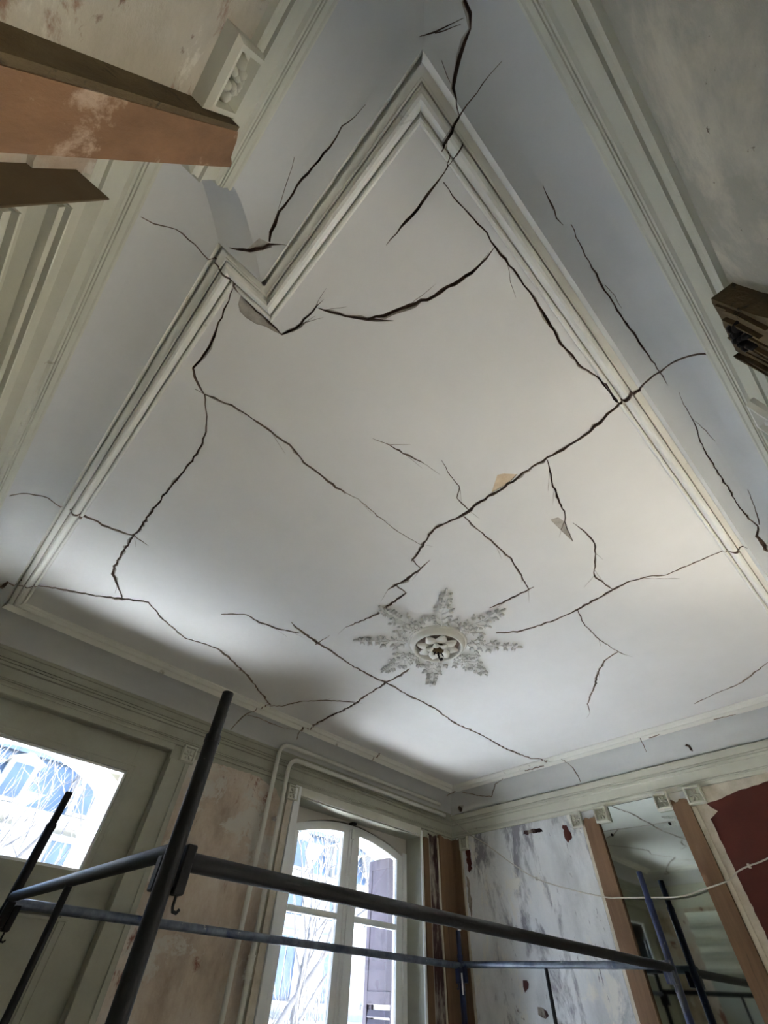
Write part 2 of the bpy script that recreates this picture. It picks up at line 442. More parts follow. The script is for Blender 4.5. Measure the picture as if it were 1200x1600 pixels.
# cracks: points on the plaster surface (x, y, z) and opening width in mm
CRACKS = [
    [(-0.523,0.64,3.056,4.1), (-0.498,0.645,3.095,5.3), (-0.448,0.62,3.131,5.4), (-0.385,0.624,3.152,7), (-0.325,0.634,3.171,6.8), (-0.29,0.649,3.203,8.8), (-0.252,0.645,3.186,9.4), (-0.226,0.652,3.188,9.8), (-0.17,0.664,3.2,20.9), (-0.122,0.671,3.2,8), (-0.063,0.671,3.2,13.4), (0.001,0.675,3.2,8.2)],
    [(0.001,0.675,3.2,7.1), (0.017,0.645,3.2,11.5), (0.031,0.588,3.2,11.4), (0.035,0.519,3.2,9), (0.041,0.456,3.2,2.2)],
    [(0.044,0.494,3.2,4.7), (0.064,0.484,3.2,11.8), (0.138,0.442,3.2,11.7), (0.208,0.389,3.2,13.9), (0.241,0.334,3.2,18.4), (0.286,0.241,3.2,22.7), (0.318,0.182,3.2,18.2), (0.336,0.125,3.2,20.4), (0.358,0.053,3.2,20.4), (0.367,-0.013,3.2,13.6), (0.366,-0.056,3.2,9.1), (0.362,-0.092,3.2,4.5)],
    [(0.208,0.389,3.2,11.6), (0.253,0.347,3.2,9.3), (0.282,0.323,3.2,3.5)],
    [(-0.228,0.665,3.192,5.2), (-0.217,0.717,3.2,6.8), (-0.212,0.759,3.2,9.1), (-0.202,0.815,3.2,11.7), (-0.19,0.872,3.2,14), (-0.183,0.953,3.2,13.9), (-0.189,1.053,3.2,12.3), (-0.161,1.083,3.2,21.4), (-0.128,1.111,3.2,12.8), (-0.093,1.129,3.2,9.9)],
    [(-0.096,1.124,3.2,8.8), (-0.055,1.186,3.2,7.5), (-0.021,1.242,3.2,9), (-0.001,1.292,3.2,8.6), (0.023,1.38,3.2,8.5), (0.031,1.486,3.2,11.6), (0.033,1.627,3.2,12.2), (0.028,1.749,3.2,12.5), (0.03,1.926,3.2,13), (0.037,2.199,3.2,13.8), (0.044,2.356,3.2,17.6), (0.061,2.579,3.2,17.9), (0.085,2.64,3.2,24.5), (0.144,2.729,3.2,16.8), (0.218,2.83,3.2,14.8)],
    [(-0.138,1.133,3.2,3.3), (-0.056,1.11,3.2,10.1), (0.016,1.084,3.2,13.6), (0.122,1.075,3.2,10.4), (0.226,1.072,3.2,12.5), (0.32,1.064,3.2,14.4), (0.429,1.092,3.2,11.1), (0.532,1.095,3.2,11.6), (0.639,1.098,3.2,16), (0.696,1.087,3.2,20.5)],
    [(0.688,1.089,3.2,4.1), (0.77,1.07,3.2,5.3), (0.919,1.08,3.2,6.7), (1.07,1.083,3.2,5.8), (1.228,1.06,3.2,4.7)],
    [(0.576,0.756,3.2,1.7), (0.646,0.729,3.2,6.8), (0.734,0.709,3.2,10.3), (0.803,0.69,3.2,7), (0.865,0.674,3.2,1.8)],
    [(0.892,0.604,3.2,3.1), (0.986,0.631,3.2,5.9), (1.074,0.641,3.2,6.4), (1.122,0.697,3.2,6.6), (1.226,0.705,3.2,7.4)],
    [(1.138,-0.422,3.048,11.2), (1.141,-0.401,3.086,12.5), (1.144,-0.36,3.122,12.1), (1.157,-0.3,3.148,10.7), (1.17,-0.23,3.158,9.5), (1.209,-0.214,3.192,14.1), (1.192,-0.175,3.176,23), (1.208,-0.125,3.191,16.1), (1.225,-0.069,3.2,17.1), (1.241,-0,3.2,21.1), (1.247,0.081,3.2,14.5), (1.244,0.161,3.2,14.9), (1.235,0.24,3.2,15.1), (1.228,0.341,3.2,15.4), (1.231,0.435,3.2,23.8), (1.228,0.529,3.2,28.5), (1.223,0.647,3.2,24.9), (1.238,0.744,3.2,26), (1.218,0.816,3.2,18), (1.198,0.903,3.2,17.6), (1.224,0.993,3.2,16.5), (1.273,1.102,3.2,17.1), (1.301,1.189,3.2,11.3)],
    [(1.285,1.174,3.2,6.6), (1.339,1.188,3.2,7.1), (1.391,1.189,3.2,9.9)],
    [(1.368,1.102,3.2,2.4), (1.385,1.188,3.2,15), (1.394,1.32,3.2,32.2), (1.387,1.477,3.2,8.5)],
    [(1.396,1.405,3.2,10.8), (1.491,1.413,3.2,11.1)],
    [(1.486,1.408,3.2,11.2), (1.494,1.502,3.2,17.1), (1.506,1.615,3.2,17.6), (1.516,1.705,3.2,19.3), (1.484,1.865,3.2,20.5), (1.463,1.975,3.2,10.5)],
    [(1.245,0.75,3.2,7.7), (1.361,0.754,3.2,10), (1.536,0.754,3.2,10.5), (1.679,0.754,3.2,12.3), (1.846,0.792,3.2,11.9), (1.995,0.841,3.2,8)],
    [(1.986,0.798,3.2,6), (1.984,0.862,3.2,18.3), (1.984,0.98,3.2,25.3), (1.97,1.12,3.2,13.1)],
    [(1.242,0.244,3.2,5.8), (1.302,0.27,3.2,11.7), (1.401,0.306,3.2,14.9), (1.513,0.337,3.2,12.3), (1.599,0.358,3.2,9.4), (1.644,0.388,3.2,6.4), (1.805,0.431,3.2,3.3)],
    [(1.683,0.361,3.2,1.9), (1.792,0.347,3.2,11.3), (1.878,0.348,3.2,13.2), (1.979,0.387,3.2,10.5), (2.096,0.457,3.2,11.5), (2.145,0.487,3.2,12.5), (2.333,0.465,3.2,9.9)],
    [(2.224,1.253,3.2,15.3), (2.277,1.185,3.2,22.9), (2.323,1.113,3.2,22.7), (2.347,1.001,3.2,22.1), (2.371,0.87,3.2,17.8), (2.372,0.709,3.2,16.9), (2.356,0.612,3.2,19.5), (2.336,0.463,3.2,18.9), (2.334,0.353,3.2,15.6), (2.367,0.252,3.2,8.6), (2.424,0.183,3.2,8.7), (2.427,0.093,3.2,9.7), (2.432,-0.027,3.2,9.4), (2.439,-0.134,3.187,8.4), (2.473,-0.182,3.188,24.7), (2.464,-0.221,3.169,8.8)],
    [(2.345,0.3,3.2,4.8), (2.427,0.222,3.2,6), (2.508,0.136,3.2,3.1)],
    [(2.364,0.718,3.2,6.1), (2.534,0.767,3.2,9.6), (2.756,0.779,3.2,9), (2.954,0.762,3.2,8.4), (3.066,0.736,3.2,6)],
    [(2.997,0.75,3.2,8.2), (3.04,0.878,3.2,15.6), (3.156,0.988,3.2,15.6), (3.314,1.098,3.2,18.7), (3.475,1.228,3.2,17.3), (3.56,1.297,3.2,10.4), (3.719,1.36,3.2,5.4)],
    [(4.124,0.66,3.2,9.2), (4.056,0.466,3.2,13.2), (4.008,0.268,3.2,16.4), (3.831,0.047,3.2,14.4)],
    [(-0.521,2.216,3.06,14.2), (-0.472,2.209,3.117,12.6), (-0.4,2.206,3.149,11.9), (-0.323,2.249,3.176,13.1), (-0.279,2.262,3.176,15.4), (-0.228,2.271,3.2,24), (-0.182,2.251,3.2,22.6), (-0.127,2.255,3.2,22.9), (-0.044,2.232,3.2,17.2), (0.039,2.204,3.2,17.4), (0.133,2.224,3.2,3.5)],
    [(-0.39,3.249,3.151,28.8), (-0.372,3.145,3.155,22.1), (-0.316,3.205,3.194,20), (-0.279,3.155,3.176,15.5), (-0.176,3.086,3.2,19), (-0.056,3.016,3.2,23.1), (0.085,2.943,3.2,23.1), (0.218,2.84,3.2,30.3), (0.361,2.747,3.2,22.7)],
    [(0.358,2.741,3.2,17.2), (0.522,2.856,3.2,15.1), (0.741,2.95,3.2,17.3), (0.878,2.911,3.2,18), (1.006,2.898,3.2,22.5), (1.081,2.932,3.2,25.6), (1.328,3.051,3.2,22), (1.558,3.214,3.2,22.8), (1.771,3.353,3.2,19.9)],
    [(1.77,3.372,3.2,18.6), (1.844,3.289,3.2,18), (1.909,3.091,3.2,17.4), (2.026,2.925,3.2,17.4), (2.153,2.816,3.2,17.4), (2.254,2.737,3.2,11.7)],
    [(0.776,2.498,3.2,7.5), (0.899,2.366,3.2,15), (1.009,2.376,3.2,18.9), (1.13,2.356,3.2,19.7), (1.232,2.303,3.2,15.9), (1.282,2.271,3.2,12)],
    [(1.164,2.209,3.2,6.8), (1.274,2.245,3.2,21.5), (1.447,2.28,3.2,31.1), (1.57,2.282,3.2,20.1), (1.825,2.318,3.2,21.4), (2.037,2.325,3.2,23.2), (2.175,2.306,3.2,23.8), (2.467,2.311,3.2,22.2), (2.78,2.301,3.2,23), (3.11,2.358,3.2,23.1), (3.443,2.323,3.2,25.2), (3.874,2.338,3.2,28), (4.235,2.281,3.2,31.4), (4.357,2.18,3.175,19.4)],
    [(1.451,2.301,3.2,14.2), (1.45,2.136,3.2,6.8)],
    [(2.159,2.019,3.2,16.3), (2.177,2.141,3.2,26), (2.182,2.313,3.2,26.9), (2.213,2.514,3.2,18.5), (2.255,2.806,3.2,20.5), (2.265,3.128,3.2,22.7), (2.274,3.377,3.2,23.1), (2.287,3.479,3.186,13)],
    [(1.756,3.352,3.2,21.6), (1.722,3.421,3.175,14), (1.662,3.555,3.15,13.4), (1.648,3.646,3.105,10.4), (1.622,3.688,3.032,7.6)],
    [(1.676,3.566,3.147,8.3), (1.791,3.546,3.152,13.8), (1.935,3.553,3.151,13.5), (2.073,3.543,3.153,7.9), (2.201,3.488,3.161,6.1)],
    [(2.257,3.426,3.173,39.9), (2.205,3.493,3.158,13.4), (2.27,3.612,3.129,8.2)],
    [(3.142,3.371,3.2,28.4), (3.152,3.477,3.191,15.4), (3.141,3.521,3.156,12.9)],
    [(4.347,2.185,3.185,6.1), (4.418,2.022,3.173,8.6), (4.538,2.013,3.133,13.5), (4.623,2.014,3.03,11.5)],
    [(4.415,1.252,3.181,8.8), (4.422,1.253,3.162,9.9), (4.568,1.292,3.116,10.1)],
    [(4.46,3.365,3.156,21.2), (4.558,3.234,3.122,13.5), (4.598,3.064,3.088,9.5), (4.474,2.908,3.153,13.3), (4.42,2.765,3.167,5.9)],
    [(4.425,3.568,3.146,22.5), (4.421,3.427,3.165,9.9)],
    [(4.415,2.482,3.179,11.2), (4.418,2.255,3.172,11)],
    [(4.421,1.181,3.165,7.7), (4.419,1.085,3.171,7.6)],
    [(4.42,0.635,3.168,7.1), (4.423,0.468,3.161,7.1)],
    [(4.587,0.962,3.099,31), (4.601,0.948,3.084,48), (4.614,0.937,3.064,39.8), (4.619,0.94,3.051,21.1)],
    [(4.607,3.553,3.075,54.6), (4.62,3.528,3.048,70.4), (4.623,3.524,3.029,45.8)],
    [(-0.141,-0.352,3.127,11.1), (-0.113,-0.347,3.13,12.8), (-0.089,-0.337,3.135,10.2), (-0.084,-0.313,3.144,11.8), (-0.074,-0.284,3.152,13.9), (-0.06,-0.257,3.156,16), (-0.04,-0.237,3.158,16.1), (-0.018,-0.228,3.158,7.1), (0.018,-0.216,3.184,12.6)],
    [(-0.18,-0.236,3.157,1.8), (-0.155,-0.27,3.155,5.1), (-0.136,-0.308,3.146,2.6), (-0.119,-0.334,3.136,2.5)],
    [(-0.154,-0.269,3.155,3.7), (-0.116,-0.323,3.14,1.8)],
    [(-0.104,-0.249,3.157,1.2), (-0.072,-0.24,3.157,2), (-0.053,-0.238,3.158,1.3)],
    [(0.015,-0.355,3.125,1), (0.013,-0.32,3.142,3.4), (0.015,-0.277,3.153,4.3), (0.016,-0.242,3.157,4.4), (0.02,-0.215,3.189,10.6), (0.026,-0.187,3.202,16.9), (0.033,-0.147,3.188,12.7), (0.04,-0.128,3.188,6.2)],
    [(0.031,-0.158,3.176,4.1), (0.066,-0.137,3.19,5.8), (0.08,-0.119,3.2,6.1), (0.083,-0.1,3.2,5.9), (0.088,-0.061,3.2,9.9), (0.089,-0.004,3.2,12), (0.089,0.069,3.2,12.3), (0.088,0.167,3.2,2.1)],
    [(0.072,-0.185,3.203,7.3), (0.077,-0.152,3.18,4), (0.081,-0.12,3.2,3.9)],
    [(0.101,-0.085,3.2,3.7), (0.172,-0.085,3.2,5.5), (0.243,-0.095,3.2,7.4), (0.31,-0.098,3.2,7.7), (0.368,-0.095,3.2,7.8), (0.419,-0.099,3.2,9.8), (0.534,-0.1,3.2,8.1), (0.573,-0.103,3.2,10.2), (0.633,-0.098,3.2,10.6), (0.727,-0.089,3.2,13), (0.837,-0.084,3.2,11), (0.961,-0.096,3.2,9.1), (1.028,-0.114,3.2,7), (1.084,-0.125,3.191,14.3), (1.2,-0.124,3.192,13.4)],
    [(0.435,-0.096,3.2,1.3), (0.49,-0.071,3.2,1.8), (0.548,-0.054,3.2,0.9)],
    [(-0.196,-0.04,3.155,1.6), (-0.202,-0.003,3.154,2.1), (-0.213,0.042,3.152,5), (-0.212,0.103,3.152,6.9), (-0.217,0.175,3.151,8.5), (-0.226,0.222,3.149,10.5), (-0.227,0.295,3.149,10.9), (-0.227,0.342,3.149,11.2), (-0.223,0.381,3.15,15.7), (-0.206,0.435,3.153,16.4)],
    [(-0.297,0.549,3.157,2.1), (-0.257,0.522,3.155,12.2), (-0.225,0.487,3.149,17.3), (-0.2,0.445,3.155,14.7), (-0.173,0.411,3.157,2.7), (-0.141,0.375,3.194,1.5)],
    [(-0.272,0.194,3.132,1.5), (-0.258,0.243,3.139,2.3), (-0.235,0.333,3.146,2.3), (-0.219,0.403,3.151,2)],
    [(0.325,-0.293,3.15,1.7), (0.377,-0.288,3.151,8.8), (0.429,-0.28,3.153,7), (0.462,-0.284,3.152,2.5)],
    [(0.475,-0.302,3.147,2.6), (0.543,-0.294,3.15,5.3), (0.613,-0.291,3.15,6.3), (0.691,-0.29,3.151,7.3), (0.759,-0.286,3.152,9.3), (0.849,-0.285,3.152,7.5), (0.944,-0.292,3.15,7.7), (1.046,-0.294,3.15,8), (1.156,-0.298,3.148,6.2), (1.235,-0.296,3.149,2.1)],
    [(0.718,-0.294,3.15,1.8), (0.774,-0.301,3.148,2.6), (0.833,-0.3,3.148,1.5)],
    [(1.292,-0.315,3.144,1.7), (1.36,-0.307,3.146,3.2), (1.456,-0.309,3.145,5.4), (1.572,-0.292,3.15,6.7), (1.682,-0.287,3.151,7.1), (1.802,-0.286,3.152,7.6), (1.958,-0.288,3.151,9.1), (2.063,-0.283,3.152,8.4), (2.213,-0.293,3.15,8.7), (2.295,-0.309,3.145,8.2), (2.375,-0.281,3.152,20.7), (2.453,-0.282,3.152,27.3), (2.536,-0.288,3.151,25.7)],
    [(1.992,-0.344,3.131,2.6), (2.15,-0.332,3.137,5.1), (2.286,-0.314,3.144,7.5)],
    [(1.465,-0.31,3.145,2.1), (1.539,-0.324,3.14,3.2), (1.624,-0.333,3.136,2)],
]
FLAKES = [
    ('g', [(-0.193,0.668,3.2), (-0.184,0.701,3.2), (-0.165,0.719,3.2), (-0.134,0.721,3.2), (-0.095,0.713,3.2), (-0.063,0.694,3.2), (-0.036,0.688,3.2), (0.001,0.675,3.2), (-0.063,0.671,3.2), (-0.122,0.671,3.2), (-0.17,0.664,3.2)]),
    ('t', [(1.218,0.55,3.2), (1.149,0.464,3.2), (1.164,0.438,3.2), (1.213,0.393,3.2), (1.23,0.453,3.2)]),
    ('g', [(1.581,0.434,3.2), (1.593,0.396,3.2), (1.644,0.388,3.2), (1.805,0.431,3.2), (1.709,0.434,3.2)]),
    ('g', [(0.027,0.591,3.2), (0.043,0.569,3.2), (0.04,0.599,3.2), (0.024,0.642,3.2)]),
    ('g', [(-0.242,0.474,3.145), (-0.236,0.449,3.146), (-0.21,0.44,3.153), (-0.191,0.442,3.156), (-0.21,0.472,3.153), (-0.25,0.512,3.153)]),
]
GROOVE = {}       # crack id -> MB


def dense(ci, pts):
    rnd = random.Random(100 + ci)
    out = []
    for k in range(len(pts) - 1):
        a, b = pts[k], pts[k + 1]
        L = (Vector(b[:3]) - Vector(a[:3])).length
        n = max(1, min(14, int(L / 0.022)))
        for j in range(n):
            f = j / n
            w_ = a[3] + (b[3] - a[3]) * f
            p = Vector(a[:3]).lerp(Vector(b[:3]), f)
            jit = 0 if (k == 0 and j == 0) else rnd.uniform(-1, 1) * (0.0012 + 0.00022 * w_)
            out.append((p, max(1.6, w_ * rnd.uniform(0.62, 1.12)) / 1000, jit))
    out.append((Vector(pts[-1][:3]), max(1.2, pts[-1][3]) / 1000 * 0.5, 0))
    return out


# short hairline spurs where the cracks turn or end
_r = random.Random(77)
for c in list(CRACKS):
    if len(c) < 4 or any(abs(q[2] - ZC) > 0.002 for q in c) or max(q[3] for q in c) < 5:
        continue
    for k in sorted(_r.sample(range(1, len(c)), min(3, len(c) - 2))):
        a_, b_ = Vector(c[k - 1][:2]), Vector(c[k][:2])
        d_ = (b_ - a_).normalized()
        t_ = _r.choice((-1, 1)) * _r.uniform(.12, .5)
        d_ = Vector((d_.x * math.cos(t_) - d_.y * math.sin(t_), d_.x * math.sin(t_) + d_.y * math.cos(t_)))
        L_ = _r.uniform(.05, .13)
        CRACKS.append([(b_.x, b_.y, ZC, 3.2), (b_.x + d_.x * L_ * .5, b_.y + d_.y * L_ * .5, ZC, 2.2), (b_.x + d_.x * L_, b_.y + d_.y * L_, ZC, .8)])

DENSE = [dense(i, c) for i, c in enumerate(CRACKS)]
WSCALE = 0.74


def to_strip(i, p):
    a, b, d, n = edge(i)
    PROF, ARC = PROFS[i], ARCS[i]
    q = Vector((p.x, p.y)) - a
    u, o, z = q.dot(d), q.dot(n), p.z - ZC
    if o <= PROF[0][0]:
        return u, o - PROF[0][0]
    best = (9, 0)
    for k in range(len(PROF) - 1):
        s0 = Vector(PROF[k])
        s1 = Vector(PROF[k + 1])
        e = s1 - s0
        f = max(0, min(1, (Vector((o, z)) - s0).dot(e) / e.length_squared))
        dist = (Vector((o, z)) - s0 - e * f).length
        if dist < best[0]:
            best = (dist, ARC[k] + e.length * f)
    return u, best[1]


def strip_pos(i, u, s):
    a, b, d, n = edge(i)
    PROF, ARC = PROFS[i], ARCS[i]
    s = max(0.0, min(ARC[-1], s))
    k = 0
    while k < len(ARC) - 2 and ARC[k + 1] < s:
        k += 1
    f = (s - ARC[k]) / (ARC[k + 1] - ARC[k])
    o = PROF[k][0] + (PROF[k + 1][0] - PROF[k][0]) * f
    z = PROF[k][1] + (PROF[k + 1][1] - PROF[k][1]) * f
    p = a + d * u + n * o
    if k < NMOULD:
        no = Vector((0.25, 1)).normalized()
    else:
        no = Vector((-(PROF[k + 1][1] - PROF[k][1]), PROF[k + 1][0] - PROF[k][0])).normalized()
    return Vector((p.x, p.y, ZC + z)), Vector((n.x * no.x, n.y * no.x, no.y))


def cut_surface(name, mat, bound, lines, to_uv, pos, parent=None, smooth=False):
    """Plaster skin over a 2-D domain with the cracks cut out of it as real grooves."""
    V = [Vector(p) for p in bound]
    nb = len(V)
    Eg = [tuple(l) for l in lines]
    F = [list(range(nb))]
    own = [None]
    lo = Vector((min(p.x for p in V), min(p.y for p in V)))
    hi = Vector((max(p.x for p in V), max(p.y for p in V)))
    hit = lambda q, m=0.0: lo.x - m <= q.x <= hi.x + m and lo.y - m <= q.y <= hi.y + m
    lipw = [0.05]
    for ci, D in enumerate(DENSE):
        uv = [Vector(to_uv(p)) for p, w_, j in D]
        if not any(hit(q) for q in uv):
            continue
        L, R = [], []
        for k, (p, w_, j) in enumerate(D):
            t = uv[min(k + 1, len(uv) - 1)] - uv[max(k - 1, 0)]
            t = t.normalized() if t.length > 1e-9 else Vector((1, 0))
            n = Vector((-t.y, t.x))
            L.append(uv[k] + n * (j + w_ * WSCALE / 2))
            R.append(uv[k] + n * (j - w_ * WSCALE / 2))
        b = len(V)
        for k in range(len(uv)):
            V.append(L[k])
            V.append(R[k])
        off = [(pos(q.x, q.y)[0] - D[k][0]).length for k, q in enumerate(uv)]
        rl = random.Random(900 + ci)
        side, run = 1, 0
        for k in range(len(uv) - 1):
            if run <= 0:
                side, run = rl.choice((1, -1, 0)), rl.randint(3, 9)
            run -= 1
            if not (hit(uv[k], 0.03) or hit(uv[k + 1], 0.03)):
                continue
            if off[k] > 0.035 or off[k + 1] > 0.035 or (uv[k] - uv[k + 1]).length > 0.12:
                continue
            if side and D[k][1] > 0.0055:      # broken lip where the skim coat has come away beside the crack
                S0, S1_ = (L, R) if side > 0 else (R, L)
                g0 = 0.0 if run == 0 and False else rl.uniform(.25, .8)
                q0 = S0[k] + (S0[k] - S1_[k]) * lipw[0]
                lipw[0] = g0 if run else 0.05
                q1 = S0[k + 1] + (S0[k + 1] - S1_[k + 1]) * lipw[0]
                b2 = len(V)
                V.extend((q0, q1))
                F.append([b2, b + 2 * k, b + 2 * k + 2, b2 + 1] if side > 0 else [b2 + 1, b + 2 * k + 3, b + 2 * k + 1, b2])
                own.append(('l', ci))
            else:
                lipw[0] = 0.05
            F.append([b + 2 * k, b + 2 * k + 1, b + 2 * k + 3, b + 2 * k + 2])
            own.append(('c', ci))
    for fi, (g, P) in enumerate(FLAKES):
        uv = [Vector(to_uv(Vector(p))) for p in P]
        if not all(hit(q, 0.02) for q in uv):
            continue
        if sum(p.x * q.y - q.x * p.y for p, q in zip(uv, uv[1:] + uv[:1])) < 0:
            uv = uv[::-1]
        b = len(V)
        V += uv
        F.append(list(range(b, b + len(uv))))
        own.append(('f', fi))
    vv, ee, ff, ov, oe, of = delaunay_2d_cdt(V, Eg, F, 0, 1e-6)
    cls = []
    for k, f in enumerate(ff):
        if 0 not in of[k]:
            cls.append('out')
            continue
        tags = [own[i] for i in of[k] if i]
        c = [t for t in tags if t[0] == 'c']
        l_ = [t for t in tags if t[0] == 'l']
        cls.append(min(c) if c else (min(l_) if l_ else (tags[0] if tags else None)))
    P3 = [pos(p.x, p.y) for p in vv]
    mb = MB()
    mb.smooth = smooth
    keep = [list(f) for f, c in zip(ff, cls) if c is None]
    used = sorted({i for f in keep for i in f})
    ren = {i: k for k, i in enumerate(used)}
    fs = []
    for f in keep:
        a, b, c = (P3[i][0] for i in f[:3])
        nn = (b - a).cross(c - a)
        if nn.dot(P3[f[0]][1]) > 0:
            f = f[::-1]
        fs.append([ren[i] for i in f])
    mb.add([P3[i][0] for i in used], fs)
    o = mb.build(name, mat, parent)
    emap = {}
    for k, f in enumerate(ff):
        for a, b in zip(f, list(f[1:]) + [f[0]]):
            emap.setdefault((min(a, b), max(a, b)), []).append(k)
    for k, f in enumerate(ff):
        c = cls[k]
        if c is None or c == 'out':
            continue
        g = GROOVE.setdefault(('c', c[1]) if c[0] == 'l' else c, MB())
        dep = {'f': 0.004, 'l': 0.003, 'c': 0.012}[c[0]]
        g.mi = 2 if c[0] == 'l' else 1
        bot = [P3[i][0] + P3[i][1] * dep for i in f]
        if (bot[1] - bot[0]).cross(bot[2] - bot[0]).dot(P3[f[0]][1]) > 0:
            bot = bot[::-1]
        g.add(bot, [(0, 1, 2)])
        g.mi = 2 if c[0] == 'l' else 0
        for a, b in zip(f, list(f[1:]) + [f[0]]):
            nb_ = [j for j in emap[(min(a, b), max(a, b))] if j != k]
            nc = cls[nb_[0]] if nb_ else 'out'
            if nc is None or (isinstance(nc, tuple) and nc[0] in 'fl' and c[0] == 'c'):
                pa, na = P3[a]
                pb, nb2 = P3[b]
                g.add([pa, pb, pb + nb2 * dep, pa + na * dep], [(0, 1, 2, 3)])
    return o


# ------------------------------------------------------------------ ceiling
flat = [offv(i, PROF[0][0]) for i in range(NE)]
ceiling = cut_surface('ceiling', 'ceil', flat, [], lambda p: (p.x, p.y), lambda x, y: (Vector((x, y, ZC)), Vector((0, 0, 1))))
struct(ceiling, 'cracked off-white plaster ceiling')
tn = 0
for i in range(NE):
    a, b, d, n = edge(i)
    for k0, k1, nm in ((0, NMOULD, 'trim'), (NMOULD, len(PROF) - 1, 'cove')):
        ks = list(range(k0, k1 + 1))
        left = [((offv(i, PROFS[i][k][0]) - a).dot(d), ARCS[i][k]) for k in ks]
        right = [((offv(i + 1, PROFS[i][k][0]) - a).dot(d), ARCS[i][k]) for k in ks]
        bound = right + left[::-1]
        m = len(ks)
        lines = [(j, 2 * m - 1 - j) for j in range(1, m - 1)]
        if nm == 'trim':
            tn += 1
            o = cut_surface('trim_%d' % tn, 'mould', bound, lines, lambda p, i=i: to_strip(i, p), lambda u, s, i=i: strip_pos(i, u, s))
            struct(o, 'ceiling moulding along the %s side' % SIDE[i])
        else:
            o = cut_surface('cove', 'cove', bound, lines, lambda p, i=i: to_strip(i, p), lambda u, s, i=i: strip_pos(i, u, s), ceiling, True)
    # cornice and frieze under the cove
    mb = MB()
    vs_, fs_ = [], []
    for o_, z_ in (CORN if i not in (1, 2) else [(q, (z - (.018 if i == 1 and z > -.19 else .006 if i == 1 and z > -.2 else 0)) if z > -.3 else -.296 + (z + .296) * .68) for q, z in CORN]):
        for p in (offv(i, o_), offv(i + 1, o_)):
            vs_.append((p.x, p.y, ZC + z_))
    for k in range(len(CORN) - 1):
        fs_.append((2 * k, 2 * k + 2, 2 * k + 3, 2 * k + 1))
    mb.add(vs_, fs_)
    tn += 1
    struct(mb.build('trim_%d' % tn, 'cream' if i == 2 else 'cornice'), 'painted cornice and frieze along the %s side' % SIDE[i])  # window side in darker cream, its shade put into the colour
for key in sorted(GROOVE):
    if key[0] == 'c':
        GROOVE[key].build('crack', ['crackwall', 'crackdeep', 'flake_g'], ceiling)
    else:
        g = 'flake_t' if FLAKES[key[1]][0] == 't' else 'flake_g'
        GROOVE[key].build('flaked_patch', [g, g], ceiling)

mb = MB()
mb.box(-1.2, 4.8, -5, 4.35, 3.30, 3.6)  # unseen box that keeps the sun off the rooms below
struct(mb.build('ceiling_slab', 'dust'), 'unseen slab above the plaster ceiling, blocking the sun')
mb = MB()
mb.box(-3, 8, -5, 4.35, -0.3, 0)
struct(mb.build('floor', 'floor'), 'oak board floor')

# ------------------------------------------------------------------ walls
XA, XB, YE, YF, XC, YD = -.294 - WO, -.120 - WO, .598 - WO, -.190 - WO, 4.388 + WO, 3.453 + WO
ZT = 3.30
OUT = 4.35

# left recess wall and the pier beside it
mb = MB()
mb.box(XA - 0.4, XA, YE, 4.35, 0, ZT)
wall_left = struct(mb.build('wall_left', 'plaster_pink'), 'left wall of the recess')
mb = MB()
mb.box(XA - 0.4, XB, -0.9, YE, 0, ZT)
wall_pier = struct(mb.build('wall_pier', 'plaster_beige'), 'stripped plaster pier on the left')
# wall behind the camera; unseen wide doorway added to let light in
DX0, DX1, DZ = 1.35, 3.75, 2.70  # head height set for the lit band along the cove
mb = MB()
mb.box(XB, DX0, YF - 0.28, YF, 0, ZT)
mb.box(DX1, XC + 0.35, YF - 0.28, YF, 0, ZT)
mb.box(DX0, DX1, YF - 0.28, YF, DZ, ZT)
wall_back = struct(mb.build('wall_back', 'plaster_grey'), 'stripped plaster wall on the right with an added unseen doorway')
# unseen room added beyond it, opened to the sun to light the ceiling
mb = MB()
mb.box(0.7, 0.95, -4.3, YF - 0.28, 0, ZT)
mb.box(4.4, 4.65, -1.0, YF - 0.28, 0, ZT)
mb.box(4.4, 4.65, -4.3, -1.7, 0, ZT)
mb.box(4.4, 4.65, -1.7, -1.0, 2.75, ZT)
mb.box(0.7, 4.65, -4.5, -4.3, 0, ZT)
struct(mb.build('wall_added_room', 'plaster_grey'), 'walls of the added unseen room')
mb = MB()
mb.box(0.95, 4.4, -4.3, YF - 0.28, 0, 0.01)
struct(mb.build('floor_added_room', 'screed'), 'floor of the added unseen room, dark to limit sun bounce')
# mirror wall
mb = MB()
mb.box(XC, XC + 0.35, YF - 0.28, YD, 0, ZT)
wall_right = struct(mb.build('wall_right', 'plaster_white'), 'mirror wall of stripped plaster')

# window wall: inner leaf with square openings, outer leaf with arched openings
D0, D1, DH = -.44, 1.215, 2.755          # glazed door opening
W0, W1, WH = 2.47, 4.10, 2.725           # window opening
YM = 3.93
mb = MB()
mb.box(XA - 0.4, D0, YD, YM, 0, ZT)
mb.box(D1, W0, YD, YM, 0, ZT)
mb.box(W1, XC + 0.35, YD, YM, 0, ZT)
mb.box(D0, D1, YD, YM, DH, ZT)
mb.box(W0, W1, YD, YM, WH, ZT)
wall_front = struct(mb.build('wall_front', 'cream'), 'window wall painted cream')


def arch_fill(mb, x0, x1, fn, ztop, y0, y1, n=20):
    """solid between an arched underside z=fn(x) and ztop"""
    for k in range(n):
        a = x0 + (x1 - x0) * k / n
        b = x0 + (x1 - x0) * (k + 1) / n
        mb.prism([(a, fn(a)), (b, fn(b)), (b, ztop), (a, ztop)], y0, y1)


